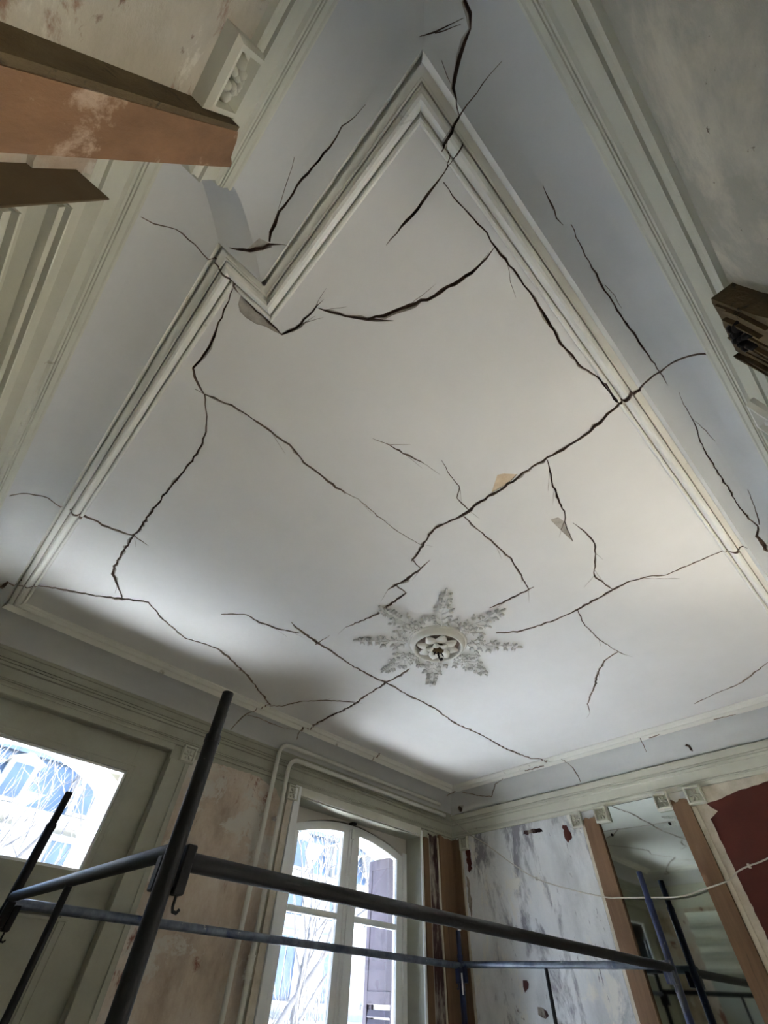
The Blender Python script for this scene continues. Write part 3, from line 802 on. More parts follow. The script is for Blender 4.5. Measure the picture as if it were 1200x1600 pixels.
AD0, AD1 = -.20, .995
AW0, AW1 = 2.58, 4.06
arch_d = lambda x: 2.69 - .17 * ((x - .3975) / .5975) ** 2
arch_w = lambda x: 2.72 - .15 * ((x - 3.32) / .74) ** 2
mb = MB()
mb.box(XA - .8, AD0, YM, OUT, -4, 3.6)
mb.box(AD1, AW0, YM, OUT, -4, 3.6)
mb.box(AW1, 5.2, YM, OUT, -4, 3.6)
mb.box(AD0, AD1, YM, OUT, -4, 0)
mb.box(AW0, AW1, YM, OUT, -4, 0)
arch_fill(mb, AD0, AD1, arch_d, 3.6, YM, OUT)
arch_fill(mb, AW0, AW1, arch_w, 3.6, YM, OUT)
struct(mb.build('wall_outer', 'stone'), 'outer stone wall with arched openings')

mb = MB()
mb.box(-1.3, 5.2, OUT, 5.7, -.25, -.05)  # added out of view to bounce sunlight up onto the ceiling
struct(mb.build('bounce_slab', 'palebounce'), 'unseen added balcony outside the windows')
# plaster fields and boards let into the walls
def slab(name, mat, parent, x0, x1, y0, y1, z0, z1, b=0.002):
    m = MB()
    m.bbox(x0, x1, y0, y1, z0, z1, b)
    return m.build(name, mat, parent)


def ragged(name, mat, parent, pts, a0, a1, axis, jit, seed, step=0.03):
    """irregular-edged field of plaster or paint, a few millimetres thick"""
    r = random.Random(seed)
    out = []
    for k in range(len(pts)):
        p, q = Vector(pts[k]), Vector(pts[(k + 1) % len(pts)])
        n = max(1, int((q - p).length / step))
        for j in range(n):
            c = p.lerp(q, j / n)
            out.append((c.x + r.uniform(-jit, jit), c.y + r.uniform(-jit, jit)))
    m = MB()
    m.prism(out, a0, a1, axis)
    return recalc(m.build(name, mat, parent))


# plaster fields of the window wall
ragged('plaster_field', 'plaster_pink', wall_front, [(1.375, 0.05), (2.30, 0.05), (2.30, 2.62), (2.22, 2.72), (2.0, 2.775), (1.7, 2.77), (1.375, 2.745)],
       YD - 0.006, YD + 0.002, 'y', 0.006, 5)
# plaster and paint fields of the mirror wall
ragged('plaster_field', 'plaster_white', wall_right, [(2.135, 0.05), (3.575, 0.05), (3.575, 2.78), (2.135, 2.78)],
       XC - 0.006, XC + 0.002, 'x', 0.004, 6)
ragged('ragged_paint_edge', 'ragged', wall_right, [(-.40, 0.05), (1.115, 0.05), (1.115, 2.70), (1.16, 2.80), (-.40, 2.80)],
       XC - 0.005, XC + 0.002, 'x', 0.003, 7, .06)
ragged('maroon_paint_field', 'maroon', wall_right, [(-.40, 0.05), (1.06, 0.05), (1.055, 2.58), (0.98, 2.62), (1.03, 2.68), (0.8, 2.72), (0.5, 2.755), (-.40, 2.77)],
       XC - 0.009, XC + 0.002, 'x', 0.004, 8)
# dark stains of red undercoat left on the stripped plaster
for k, (y, z, ry, rz) in enumerate(((2.30, 2.66, .035, .075), (3.50, 2.60, .03, .12), (2.66, 2.725, .12, .016), (3.02, 1.70, .028, .035), (3.535, 2.3, .02, .16), (2.9, 1.55, .05, .03))):
    ragged('old_paint_patch', 'maroon' if k < 2 or k == 3 else 'distress', wall_right,
           [(y - ry, z - rz * .7), (y + ry * .5, z - rz), (y + ry, z - rz * .2), (y + ry * .8, z + rz), (y - ry * .4, z + rz * .8), (y - ry * .9, z + rz * .3)],
           XC - 0.0075, XC - 0.001, 'x', 0.009, 20 + k, .022)
ragged('broken_plaster_patch', 'plaster_pink', wall_left, [(YE, 2.55), (.52, 2.55), (.52, 2.76), (YE, 2.74)], XA - .002, XA + .012, 'x', 0.008, 31)

# ------------------------------------------------------------------ wooden boards
def board(label, mat, x0, x1, y0, y1, z1, edge_=None, seed=0, axis='x', z0=0.0):
    """upright board with a broken upper end; grain grooves as a thin bead along one side"""
    r = random.Random(seed)
    o = thing('wooden_board', label, 'board', ((x0 + x1) / 2, (y0 + y1) / 2, z0), 'stripped boards around the walls')
    m = MB()
    n = 7
    if axis == 'x':     # face looks along x; outline in (y, z)
        top = [(y1 + (y0 - y1) * k / n, z1 + r.uniform(-.012, .012)) for k in range(n + 1)]
        m.prism([(y0, z0), (y1, z0)] + top, x0, x1, 'x')
    else:
        top = [(x1 + (x0 - x1) * k / n, z1 + r.uniform(-.012, .012)) for k in range(n + 1)]
        m.prism([(x0, z0), (x1, z0)] + top, y0, y1, 'y')
    recalc(m.build('plank', mat, o))
    if edge_:
        e = MB()
        e.bbox(*edge_, 0.002)
        e.build('edge_bead', 'ragged', o)
    return o


board('brown stripped board on the left edge of the wall mirror', 'brown', XC - .035, XC, 1.955, 2.092, 2.735,
      (XC - .02, XC, 2.094, 2.125, 0, 2.70), 1)
board('brown stripped board on the right edge of the wall mirror', 'brown', XC - .035, XC, 1.150, 1.287, 2.735,
      (XC - .02, XC, 1.112, 1.148, 0, 2.68), 2)
board('brown board on the mirror wall, tight in the room corner', 'brown', XC - .03, XC, 3.60, 3.70, 2.78,
      (XC - .014, XC, 3.578, 3.600, 0, 2.70), 3)
board('wide brown board on the window wall, tight in the room corner', 'brown', 4.385, 4.60, YD - .032, YD - .002, 2.78,
      (4.362, 4.384, YD - .02, YD - .002, 0, 2.76), 4, 'y')
board('narrow brown board against the right window reveal', 'brown', 4.128, 4.205, YD - .03, YD, 2.72,
      (4.206, 4.226, YD - .02, YD, 0, 2.76), 5, 'y')
board('narrow flaking black and cream panel right of the window', 'distress', 4.228, 4.360, YD - .014, YD, 2.77, None, 6, 'y')
board('raw wooden strip left of the window behind the white pipes', 'ragged', 2.335, 2.395, YD - .02, YD, 2.68, None, 7, 'y')

# orange-brown corner board on the pier, dirty side towards the camera with shade in its dark colour
o = thing('corner_board', 'orange-brown wooden board on the corner of the left pier', 'board', (-.36, .25, 0))
m = MB()
r = random.Random(3)
tp = [(.296, 2.872), (.285, 2.865), (.27, 2.835), (.25, 2.822), (.23, 2.812), (.21, 2.79)]
m.prism([(.21, 0), (.296, 0)] + tp, XB, -.336, 'x')
recalc(m.build('plank', 'orange', o))
m = MB()
m.prism([(XB, 0), (-.337, 0), (-.337, 2.785), (XB, 2.765)], .199, .2095, 'y')
recalc(m.build('dirty_shaded_side', 'darkwood', o))

# ------------------------------------------------------------------ carved corner blocks under the cornice
def rosette(m, c, n, u, v, r, petals=8):
    for k in range(petals):
        a = 2 * PI * k / petals
        d = u * math.cos(a) + v * math.sin(a)
        e = v * math.cos(a) - u * math.sin(a)
        m.blob(c + d * r * .66 + n * r * .08, (r * .40, r * .22, r * .34), (d, e, n), 6, 4)
        m.blob(c + d * r * .34 + n * r * .26, (r * .24, r * .16, r * .26), (d, e, n), 6, 4)
    m.blob(c + n * r * .36, (r * .2, r * .2, r * .26), (u, v, n), 8, 4)


def corner_block(label, axis, sgn, plane, c, zc, w_, h_, t_, mat='cornice', parts=True):
    """square block on a wall; axis = wall normal axis, sgn = direction into the room"""
    nrm = Vector((sgn, 0, 0)) if axis == 'x' else Vector((0, sgn, 0))
    u = Vector((0, 1, 0)) if axis == 'x' else Vector((1, 0, 0))
    v = Vector((0, 0, 1))
    base = (Vector((plane, c, zc)) if axis == 'x' else Vector((c, plane, zc)))
    o = thing('corner_block', label, 'ornament', base - v * h_ / 2, 'carved blocks under the cornice')

    def ring(f, d):
        return [base + u * (sx * w_ / 2 * f) + v * (sz * h_ / 2 * f) + nrm * d for sx, sz in ((-1, -1), (1, -1), (1, 1), (-1, 1))]
    m = MB()
    R = [ring(1, 0), ring(1, t_ * .7), ring(.9, t_), ring(.76, t_), ring(.70, t_ * .42)]
    vs_ = [p for q in R for p in q]
    fs_ = [(4 * i + k, 4 * i + (k + 1) % 4, 4 * i + 4 + (k + 1) % 4, 4 * i + 4 + k) for i in range(4) for k in range(4)]
    fs_.append((16, 17, 18, 19))
    m.add(vs_, fs_)
    recalc(m.build('plate', mat, o))
    m = MB()
    rosette(m, base + nrm * t_ * .45, nrm, u, v, min(w_, h_) * .33, 6)
    m.build('rosette', mat, o)
    return o


corner_block('small carved block on the mirror wall nearest the room corner', 'x', -1, XC, 3.538, 2.735, .115, .12, .04)
corner_block('painted carved block left of the brown board left of the mirror', 'x', -1, XC, 2.165, 2.745, .115, .125, .035)
corner_block('painted carved block over the upper left corner of the mirror', 'x', -1, XC, 1.905, 2.745, .125, .125, .06)
corner_block('painted carved block over the upper right corner of the mirror', 'x', -1, XC, 1.345, 2.750, .125, .13, .06)
corner_block('painted carved block beside the dark maroon wall paint', 'x', -1, XC, 1.085, 2.750, .135, .13, .045)
corner_block('cream carved block at the top right of the glazed door', 'y', -1, YD, 1.345, 2.760, .115, .12, .035)
corner_block('cream carved block at the top left of the window', 'y', -1, YD, 2.385, 2.735, .12, .12, .035)
corner_block('large painted carved block above the pier corner board', 'x', 1, XB, .131, 2.690, .135, .165, .035)
corner_block('bright painted carved block at the right edge of the photo', 'y', 1, YF, 1.34, 2.80, .13, .15, .05, 'mould')

# broken dark wooden block on the right-hand wall
o = thing('wooden_bracket', 'broken dark wooden block hanging under the right-hand cornice', 'bracket', (.85, YF, 2.45))
m = MB()
r = random.Random(9)
outl = []
for (a, b), (c, d) in zip(((.765, 2.735), (.965, 2.745), (.965, 2.45), (.765, 2.45)), ((.965, 2.745), (.965, 2.45), (.765, 2.45), (.765, 2.735))):
    for k in range(8):
        outl.append((a + (c - a) * k / 8 + r.uniform(-.007, .007), b + (d - b) * k / 8 + r.uniform(-.007, .007)))
m.prism(outl, YF, YF + .052, 'y')
recalc(m.build('block', 'darkwood', o))
m = MB()
for k in range(14):
    x = .775 + .19 * r.random()
    zt = r.uniform(2.66, 2.73)
    m.prism([(x, zt), (x + r.uniform(.006, .014), zt - .01), (x + .010, zt - r.uniform(.10, .22)), (x - .002, zt - .05)], YF + .050, YF + r.uniform(.056, .066), 'y')
recalc(m.build('splinters', 'darkwood', o))
rosm = MB()
rosette(rosm, Vector((.865, YF + .05, 2.65)), Vector((0, 1, 0)), Vector((1, 0, 0)), Vector((0, 0, 1)), .05, 6)
rosm.build('rosette', 'iron', o)

# ------------------------------------------------------------------ moulded cupboard in the left recess
cup = thing('cupboard', 'off-white moulded built-in cupboard with a raw shade-darkened end in the left recess', 'cupboard', (XA, .507, 0))
m = MB()
m.box(XA, -.54, .5125, 3.2, 0, 2.67)
m.build('body', 'cream', cup)
m = MB()
m.bbox(XA, -.468, .507, .512, 0, 2.690, .001)  # faces away from the windows; shade put into the board colour
m.build('end_board', 'endwood', cup)
z = 2.690
for k in range(4):
    pr = [(-.004, z), (-.016, z - .010), (-.026, z - .03), (-.030, z - .055), (-.027, z - .08), (-.016, z - .098), (-.008, z - .104), (.006, z - .106),
          (.006, z - .112), (-.014, z - .114), (-.014, z - .121), (.003, z - .123), (.003, z - .143), (-.014, z - .145), (-.014, z - .150)]
    if k == 0:
        pr = [(a, z - (z - b) * 1.45 if b > z - .105 else b - .047) for a, b in pr]
    m = MB()
    m.prism([(-.545, pr[0][1])] + [(-.468 + a * 2.0, b) for a, b in pr] + [(-.545, pr[-1][1])], .5125, 3.2, 'y')
    recalc(m.build('moulded_rail', 'cornice', cup))
    z = pr[-1][1]

# ------------------------------------------------------------------ ceiling rose
RC = (2.04, 1.63, ZC)
rose = thing('ceiling_rose', 'white plaster ceiling rose with floral sprays around a dark hook', 'ceiling rose', RC)
m = MB()
m.smooth = True
m.lathe([(.212, 0), (.212, -.006), (.204, -.012), (.198, -.008), (.194, -.014), (.188, -.034), (.178, -.046), (.168, -.048), (.162, -.042), (.160, -.018), (.158, 0)], RC, 48)
m.build('ring', 'mould', rose)
m = MB()
m.smooth = True
m.lathe([(.160, -.001), (.10, -.003), (.05, -.006), (.001, -.006)], RC, 32)
m.build('bowl', 'crackwall', rose)


def petal(ang, r0, r1, wd, lift, dz):
    m = MB()
    m.smooth = True
    d = Vector((math.cos(ang), math.sin(ang), 0))
    e = Vector((-d.y, d.x, 0))
    vs_, nx, ny = [], 7, 5
    for i in range(nx):
        f = i / (nx - 1)
        hw = wd * (math.sin(PI * (0.12 + .86 * f ** .8)) ** .7)
        for j in range(ny):
            g = j / (ny - 1) * 2 - 1
            zz = dz - lift * math.sin(PI * f * .75) - .010 * (1 - g * g) * (1 - f * .3) + .004 * abs(g)
            vs_.append(Vector(RC) + d * (r0 + (r1 - r0) * f) + e * (g * hw) + Vector((0, 0, zz)))
    nv = len(vs_)
    vs_ += [p + Vector((0, 0, .005)) for p in vs_]
    fs_ = []
    for i in range(nx - 1):
        for j in range(ny - 1):
            a = i * ny + j
            fs_.append((a, a + 1, a + ny + 1, a + ny))
            fs_.append((nv + a, nv + a + ny, nv + a + ny + 1, nv + a + 1))
    bd = [j for j in range(ny)] + [i * ny + ny - 1 for i in range(1, nx)] + [(nx - 1) * ny + j for j in range(ny - 2, -1, -1)] + [i * ny for i in range(nx - 2, 0, -1)]
    for a, b in zip(bd, bd[1:] + bd[:1]):
        fs_.append((a, b, nv + b, nv + a))
    m.add(vs_, fs_)
    return recalc(m.build('petal', 'mould', rose))


for k in range(8):
    petal(2 * PI * k / 8 + .2, .030, .150, .046, .034, -.014)
for k in range(6):
    petal(2 * PI * k / 6 + .5, .020, .088, .030, .030, -.040)
m = MB()
m.smooth = True
m.lathe([(.045, -.02), (.048, -.05), (.038, -.068), (.020, -.076), (.004, -.078)], RC, 20)
m.build('boss', 'darkwood', rose)
m = MB()
m.tube([Vector(RC) + Vector(q) for q in ((0, 0, -.06), (0, 0, -.10), (.012, .002, -.115), (.030, .004, -.123), (.042, .005, -.112), (.042, .005, -.100))], .007, 8)
m.build('hook', 'iron', rose)
for q in ((.03, -.02, -.105), (-.026, .018, -.10)):
    m = MB()
    m.tube([Vector(RC) + Vector((q[0] * .4, q[1] * .4, -.06)), Vector(RC) + Vector(q)], .0045, 6)
    m.build('wire_end', 'iron', rose)


def spray(ang, L, flower, seed):
    r = random.Random(seed)
    d = Vector((math.cos(ang), math.sin(ang), 0))
    e = Vector((-d.y, d.x, 0))
    up = Vector((0, 0, -1))
    c = Vector(RC)
    m = MB()
    m.smooth = True
    r0 = .195
    P = lambda f, g, h=0: c + d * (r0 + (L - r0) * f) + e * g + up * h
    m.tube([P(f / 8, .010 * math.sin(f * 1.3 + seed), .004) for f in range(9)], [.006 - .0005 * f for f in range(9)], 6)

    def leaf(p, dr, ln, wd, h):
        s_ = dr.cross(up).normalized()
        m.blob(p + dr * ln * .5 + up * h * .7, (ln * .55, wd, h), (dr, s_, up), 6, 4)
    hw0 = .120 if flower else .095
    rows = 6
    for i in range(rows):
        f = (i + .25) / rows
        hw = hw0 * (1 - f) ** 1.1 * (1.25 if i % 2 == 0 else .75)
        for sgn in (-1, 1):
            a = sgn * r.uniform(.75, 1.05)
            dr = (d * math.cos(a) + e * math.sin(a))
            p = P(f, 0, .003)
            ln = max(.022, hw)
            m.tube([p, p + dr * ln * .5 + up * .005, p + dr * ln + d * .012], [.0048, .004, .0028], 5)
            nl = max(1, int(ln / .046))
            for q in range(nl):
                pp = p + dr * ln * ((q + .75) / nl)
                for s2 in (-1, 1):
                    b = a + s2 * r.uniform(.65, .95)
                    leaf(pp, d * math.cos(b) + e * math.sin(b), r.uniform(.022, .034), r.uniform(.0045, .0065), r.uniform(.011, .016))
            leaf(p + dr * ln + d * .008, dr, .028, .006, .012)
    for q in range(3):
        leaf(P(.90 + .05 * q, 0), d, .034, .007, .012)
    if flower:
        fc = P(.20, 0, .012)
        for q in range(7):
            t = 2 * PI * q / 7
            dd = d * math.cos(t) + e * math.sin(t)
            m.blob(fc + dd * .030, (.024, .017, .014), (dd, dd.cross(up), up), 7, 4)
            dd2 = d * math.cos(t + .4) + e * math.sin(t + .4)
            m.blob(fc + dd2 * .015 + up * .012, (.016, .011, .012), (dd2, dd2.cross(up), up), 6, 4)
        m.blob(fc + up * .022, (.012, .012, .012), None, 6, 4)
    return m.build('spray', 'ceil', rose)


for k in range(8):
    spray(PI / 4 * k + (.03 if k % 2 else 0), .555 if k % 2 == 0 else .575, k % 2 == 0, 40 + k)

# ------------------------------------------------------------------ glazed door (left) and window (right)
door = bpy.data.objects.new('door_1', None)
COL.objects.link(door)
door.location = (.39, 3.80, 0)
struct(door, 'cream glazed door with a bright pane')
GY0, GY1 = 3.775, 3.83
GX0, GX1, GZ0, GZ1 = -.20, .985, 1.995, 2.567
slab('stile', 'cream', door, D0, GX0, GY0, GY1, 0, DH)
slab('stile', 'cream', door, GX1, D1, GY0, GY1, 0, DH)
slab('head_rail', 'cream', door, GX0, GX1, GY0, GY1, GZ1, DH)
slab('middle_rail', 'cream', door, GX0, GX1, GY0, GY1, 1.80, GZ0)
slab('lower_panel', 'cream', door, GX0 - .01, GX1 + .01, GY0 + .015, GY1 - .01, .10, 1.83)
slab('bottom_rail', 'cream', door, GX0, GX1, GY0, GY1, 0, .16)
for x0, x1, z0, z1 in ((GX1 + .035, GX1 + .05, .1, 1.78), (GX0 - .05, GX0 - .035, .1, 1.78), (GX0 - .05, GX1 + .05, 1.775, 1.79)):
    slab('panel_bead', 'cream', door, x0, x1, GY0 - .008, GY0, z0, z1)
slab('panel_bead', 'cream', door, GX1 + .03, GX1 + .045, GY0 - .006, GY0, 2.02, 2.60)
slab('panel_bead', 'cream', door, GX0 - .03, GX1 + .045, GY0 - .006, GY0, 2.60, 2.612)
for x0, x1, z0, z1 in ((GX0, GX0 + .016, GZ0, GZ1), (GX1 - .016, GX1, GZ0, GZ1), (GX0, GX1, GZ1 - .016, GZ1), (GX0, GX1, GZ0, GZ0 + .016)):
    slab('glazing_bead', 'white', door, x0, x1, GY0 + .02, GY1 + .03, z0, z1)
m = MB()
m.box(GX0 + .01, GX1 - .01, 3.800, 3.804, GZ0 + .01, GZ1 - .01)
m.build('pane', 'glass', door)
slab('casing', 'cream', door, D1, 1.358, YD - .028, YD, 0, 2.70, .004)
slab('casing', 'cream', door, D0 - .10, D0, YD - .028, YD, 0, 2.76, .004)
slab('casing', 'cream', door, D0, D1, YD - .020, YD, DH, 2.80, .004)
slab('casing_bead', 'cream', door, 1.335, 1.375, YD - .040, YD - .028, 0, 2.69, .004)

win = bpy.data.objects.new('window_1', None)
COL.objects.link(win)
win.location = (3.29, 3.94, 0)
struct(win, 'white double casement window with an arched head')
FY0, FY1 = 3.925, 3.985
arch_o = lambda x: 2.700 - .130 * ((x - 3.30) / .74) ** 2
arch_g = lambda x: arch_o(x) - .066
m = MB()
arch_fill(m, W0, W1, arch_o, WH + .01, FY0 + .03, FY1)
m.build('head_panel', 'darkgrey', win)
slab('frame_post', 'white', win, W0, 2.585, FY0 - .01, FY1, 0, 2.60)
slab('frame_post', 'white', win, 4.045, W1, FY0 - .01, FY1, 0, 2.60)
slab('casing', 'white', win, 2.402, W0 + .002, YD - .03, YD, 0, 2.80, .004)
slab('casing', 'white', win, W1 - .002, 4.126, YD - .02, YD, 0, 2.78, .004)
m = MB()
m.prism([(W0, 2.735), (W1, 2.735), (W1, 2.80), (W0, 2.80)], YD - .018, YD)
m.build('head_casing', 'cornice', win)
for x0, x1, g0, g1 in ((2.587, 3.298, 2.672, 3.212), (3.302, 4.043, 3.420, 3.962)):
    cas = MB()
    cas.box(x0, g0, FY0, FY1 - .01, 0, arch_o(x0 if x0 < 3 else g0) if False else arch_g(g0))
    cas.box(g1, x1, FY0, FY1 - .01, 0, arch_g(g1))
    n = 14
    for k in range(n):
        a = x0 + (x1 - x0) * k / n
        b = x0 + (x1 - x0) * (k + 1) / n
        ga = arch_g(min(max(a, g0), g1))
        gb = arch_g(min(max(b, g0), g1))
        cas.prism([(a, ga), (b, gb), (b, arch_o(b)), (a, arch_o(a))], FY0, FY1 - .01)
    co = cas.build('casement', 'white', win)
    zs = [.45, 1.22, 2.03]
    for z in zs:
        slab('glazing_bar', 'white', co, g0, g1, FY0 - .004, FY1 - .012, z - .021, z + .021, .006)
    slab('bottom_rail', 'white', co, g0, g1, FY0, FY1 - .01, 0, .43)
    for za, zb in ((.471, 1.199), (1.241, 2.009)):
        m = MB()
        m.box(g0, g1, 3.952, 3.956, za, zb)
        m.build('pane', 'glass', co)
    m = MB()
    arch_pts = [(g0 + (g1 - g0) * k / 12, arch_g(g0 + (g1 - g0) * k / 12)) for k in range(13)]
    m.prism([(g0, 2.051), (g1, 2.051)] + arch_pts[::-1], 3.952, 3.956)
    m.build('pane', 'glass', co)
slab('meeting_bead', 'white', win, 3.272, 3.332, FY0 - .02, FY0, 0.02, 2.66, .006)
m = MB()
m.tube([(3.302, FY0 - .030, .3), (3.302, FY0 - .030, 2.64)], .007, 8)
m.build('bolt_rod', 'white', win)
m = MB()
m.bbox(3.284, 3.320, FY0 - .045, FY0 - .018, 2.585, 2.665, .004)
m.build('bolt_keeper', 'white', win)
m = MB()
m.bbox(3.276, 3.33, FY0 - .05, FY0 + .02, 2.700, 2.722, .004)
m.build('bolt_plate', 'iron', win)

# folded louvred shutter in the right-hand outer reveal
sh = thing('window_shutter', 'dusty mauve louvred shutter folded outside the window', 'shutter', (4.03, 4.18, 0))
for k, x in enumerate((4.008, 4.034)):
    y0, y1 = 3.995, 4.40 - .04 * k
    for (a, b, c, d) in ((y0, y0 + .05, 0.02, 2.57), (y1 - .05, y1, .02, 2.57), (y0 + .05, y1 - .05, 2.49, 2.57), (y0 + .05, y1 - .05, .02, .12), (y0 + .05, y1 - .05, 1.55, 1.63)):
        slab('shutter_frame', 'shutter', sh, x, x + .022, a, b, c, d)
    slab('shutter_panel', 'shutter', sh, x + .006, x + .014, y0 + .05, y1 - .05, 1.63, 2.49)
for z in [.16 + .055 * k for k in range(25)]:
    m = MB()
    m.prism([(4.008, z), (4.012, z - .006), (4.030, z + .034), (4.026, z + .040)], 4.05, 4.345, 'y')
    m.build('louvre', 'shutter', sh)

# ------------------------------------------------------------------ heating pipes
def bend(p0, c, p1, r, n=8):
    p0, c, p1 = Vector(p0), Vector(c), Vector(p1)
    a = (p0 - c).normalized()
    b = (p1 - c).normalized()
    out = [p0]
    for k in range(n + 1):
        t = k / n
        s0 = c + a * r
        s1 = c + b * r
        out.append(s0 * (1 - t) ** 2 + c * 2 * t * (1 - t) + s1 * t * t)
    return out + [p1]


PY = 3.63
pa = thing('heating_pipe', 'outer white heating pipe bending higher above the window', 'pipe', (2.118, PY, 0), 'white heating pipes over the window')
m = MB()
m.tube(bend((2.118, PY, 0), (2.118, PY, 3.062), (4.36, PY, 3.062), .11), .0185, 14)
m.build('tube', 'pipe', pa)
for z in (2.5, 1.2):
    slab('clip', 'pipe', pa, 2.10, 2.136, PY + .015, YD - .008, z, z + .02)
pb = thing('heating_pipe', 'inner white heating pipe bending lower, with a coupling', 'pipe', (2.248, PY, 0), 'white heating pipes over the window')
m = MB()
m.tube(bend((2.248, PY, 0), (2.248, PY, 2.968), (4.44, PY, 2.968), .11), .0185, 14)
m.build('tube', 'pipe', pb)
m = MB()
m.tube([(2.248, PY, 1.615), (2.248, PY, 1.72)], .0235, 14)
m.tube([(2.248, PY, 1.612), (2.248, PY, 1.624)], .027, 14)
m.tube([(2.248, PY, 1.712), (2.248, PY, 1.724)], .027, 14)
m.build('coupling', 'pipe', pb)
for z in (2.5, 1.2):
    slab('clip', 'pipe', pb, 2.23, 2.266, PY + .015, YD - .008, z, z + .02)

# ------------------------------------------------------------------ mirror and cable
mi = thing('wall_mirror', 'tall wall mirror between two brown boards', 'mirror', (XC, 1.62, 0.3))
m = MB()
m.box(XC - .010, XC - .006, 1.288, 1.954, .3, 2.796)
m.build('mirror_glass', 'mirror', mi)
m = MB()
m.box(XC - .0055, XC, 1.288, 1.954, .3, 2.80)
m.build('backing', 'hole', mi)
for y, z in ((1.365, 2.598), (1.875, 2.59)):
    m = MB()
    m.tube([(XC - .016, y, z), (XC - .008, y, z)], .011, 10)
    m.build('fixing_hole', 'hole', mi)

cb = thing('electric_cable', 'thin white cable sagging along the mirror wall', 'cable', (XC - .03, 2.0, 2.2))
pts = [(XC - .05, 3.675, 2.99), (XC - .035, 3.43, 2.80), (XC - .03, 3.22, 2.68), (XC - .03, 2.95, 2.50), (XC - .03, 2.71, 2.365), (XC - .035, 2.4, 2.265),
       (XC - .045, 2.09, 2.19), (XC - .055, 1.95, 2.175), (XC - .05, 1.75, 2.163), (XC - .05, 1.50, 2.150), (XC - .05, 1.30, 2.178), (XC - .045, 1.12, 2.212), (XC - .03, 1.04, 2.255), (XC - .03, .95, 2.28), (XC - .03, .82, 2.305), (XC - .03, .5, 2.40), (XC - .03, .1, 2.46)]
sp = []
for k in range(len(pts) - 1):
    p0, p1, p2, p3 = (Vector(pts[max(k - 1, 0)]), Vector(pts[k]), Vector(pts[k + 1]), Vector(pts[min(k + 2, len(pts) - 1)]))
    for j in range(5):
        t = j / 5
        sp.append(.5 * (2 * p1 + (p2 - p0) * t + (2 * p0 - 5 * p1 + 4 * p2 - p3) * t * t + (3 * p1 - p0 - 3 * p2 + p3) * t ** 3))
m = MB()
m.tube(sp, .0048, 8)
m.build('sheath', 'cable', cb)
for y, z in ((3.43, 2.80), (2.71, 2.365), (.95, 2.28)):
    m = MB()
    m.bbox(XC - .038, XC - .010, y - .008, y + .008, z - .012, z + .012, .002)
    m.build('clip', 'cable', cb)

# ------------------------------------------------------------------ scaffold
P1, P2, P3, P4 = (.640, 1.582), (.640, 3.500), (4.435, 3.555), (4.442, 1.676)
scf = thing('scaffold', 'blue and black tubular scaffold with guard rails below the window', 'scaffold', (2.5, 2.5, 0))


def post(p, ztop, mat, zs=0.0):
    m = MB()
    m.tube([(p[0], p[1], zs), (p[0], p[1], ztop - .17)], .0255, 16)
    m.tube([(p[0], p[1], ztop - .20), (p[0], p[1], ztop)], .0215, 16)
    o = m.build('post', mat, scf)
    m = MB()
    m.tube([(p[0], p[1], ztop - .185), (p[0], p[1], ztop - .160)], .0275, 16)
    m.build('collar', mat, o)
    return o


po1 = post(P1, 2.280, 'steel')
po2 = post(P2, 2.298, 'steel')
po3 = post(P3, 2.035, 'blue')
po4 = post(P4, 2.290, 'blue')


def rail(a, b, za, zb, r, mat, name='guard_rail'):
    m = MB()
    A, B = Vector((a[0], a[1], za)), Vector((b[0], b[1], zb))
    m.tube([A, A.lerp(B, .33), A.lerp(B, .66), B], r, 14)
    return m.build(name, mat, scf)


rail((P1[0] + .035, P1[1] + .002), (P4[0] - .0, P4[1]), 1.772, 1.774, .0235, 'steel')
rail(P2, P3, 1.800, 1.805, .0225, 'blueh')
rail((P1[0], P1[1] + .02), (P2[0], P2[1] - .02), 1.790, 1.822, .0225, 'steel', 'end_rail')
rail((P4[0], P4[1] + .02), (P3[0], P3[1] - .02), 1.790, 1.812, .0225, 'blueh', 'end_rail')
rail((P1[0], P1[1]), (P2[0], P2[1]), 1.25, 1.25, .0225, 'blueh', 'end_rail')
rail((P4[0], P4[1]), (P3[0], P3[1]), 1.25, 1.25, .0225, 'blueh', 'end_rail')
for (a, b) in ((P1, P2), (P4, P3)):
    f = .5 if a == P1 else .53
    c = (a[0] + (b[0] - a[0]) * f, a[1] + (b[1] - a[1]) * f)
    m = MB()
    m.tube([(c[0], c[1], 1.25), (c[0], c[1], 1.80)], .0145, 12)
    m.build('stay', 'steel', scf)
# wedge sockets and hooks on the posts
for po, p, mt in ((po1, P1, 'steel'), (po2, P2, 'steel'), (po4, P4, 'blue'), (po3, P3, 'blue')):
    sx = 1 if p[0] < 2 else -1
    sy = 1 if p[1] < 2.5 else -1
    m = MB()
    m.bbox(p[0] + sx * .045 - .017, p[0] + sx * .045 + .017, p[1] - .02, p[1] + .02, 1.695, 1.810, .004)
    m.bbox(min(p[0], p[0] + sx * .045), max(p[0], p[0] + sx * .045), p[1] - .012, p[1] + .012, 1.71, 1.75, .003)
    m.build('socket', mt, po)
    m = MB()
    m.bbox(p[0] - .02, p[0] + .02, p[1] + sy * .045 - .017, p[1] + sy * .045 + .017, 1.700, 1.80, .004)
    m.bbox(p[0] - .012, p[0] + .012, min(p[1], p[1] + sy * .045), max(p[1], p[1] + sy * .045), 1.71, 1.75, .003)
    m.build('socket', mt, po)
    m = MB()
    x = p[0] + sx * .048
    m.tube([(x, p[1], 1.70), (x, p[1], 1.672), (x + sx * .004, p[1], 1.662), (x + sx * .016, p[1], 1.660), (x + sx * .022, p[1], 1.668)], .0045, 8)
    m.build('hook', mt, po)
m = MB()
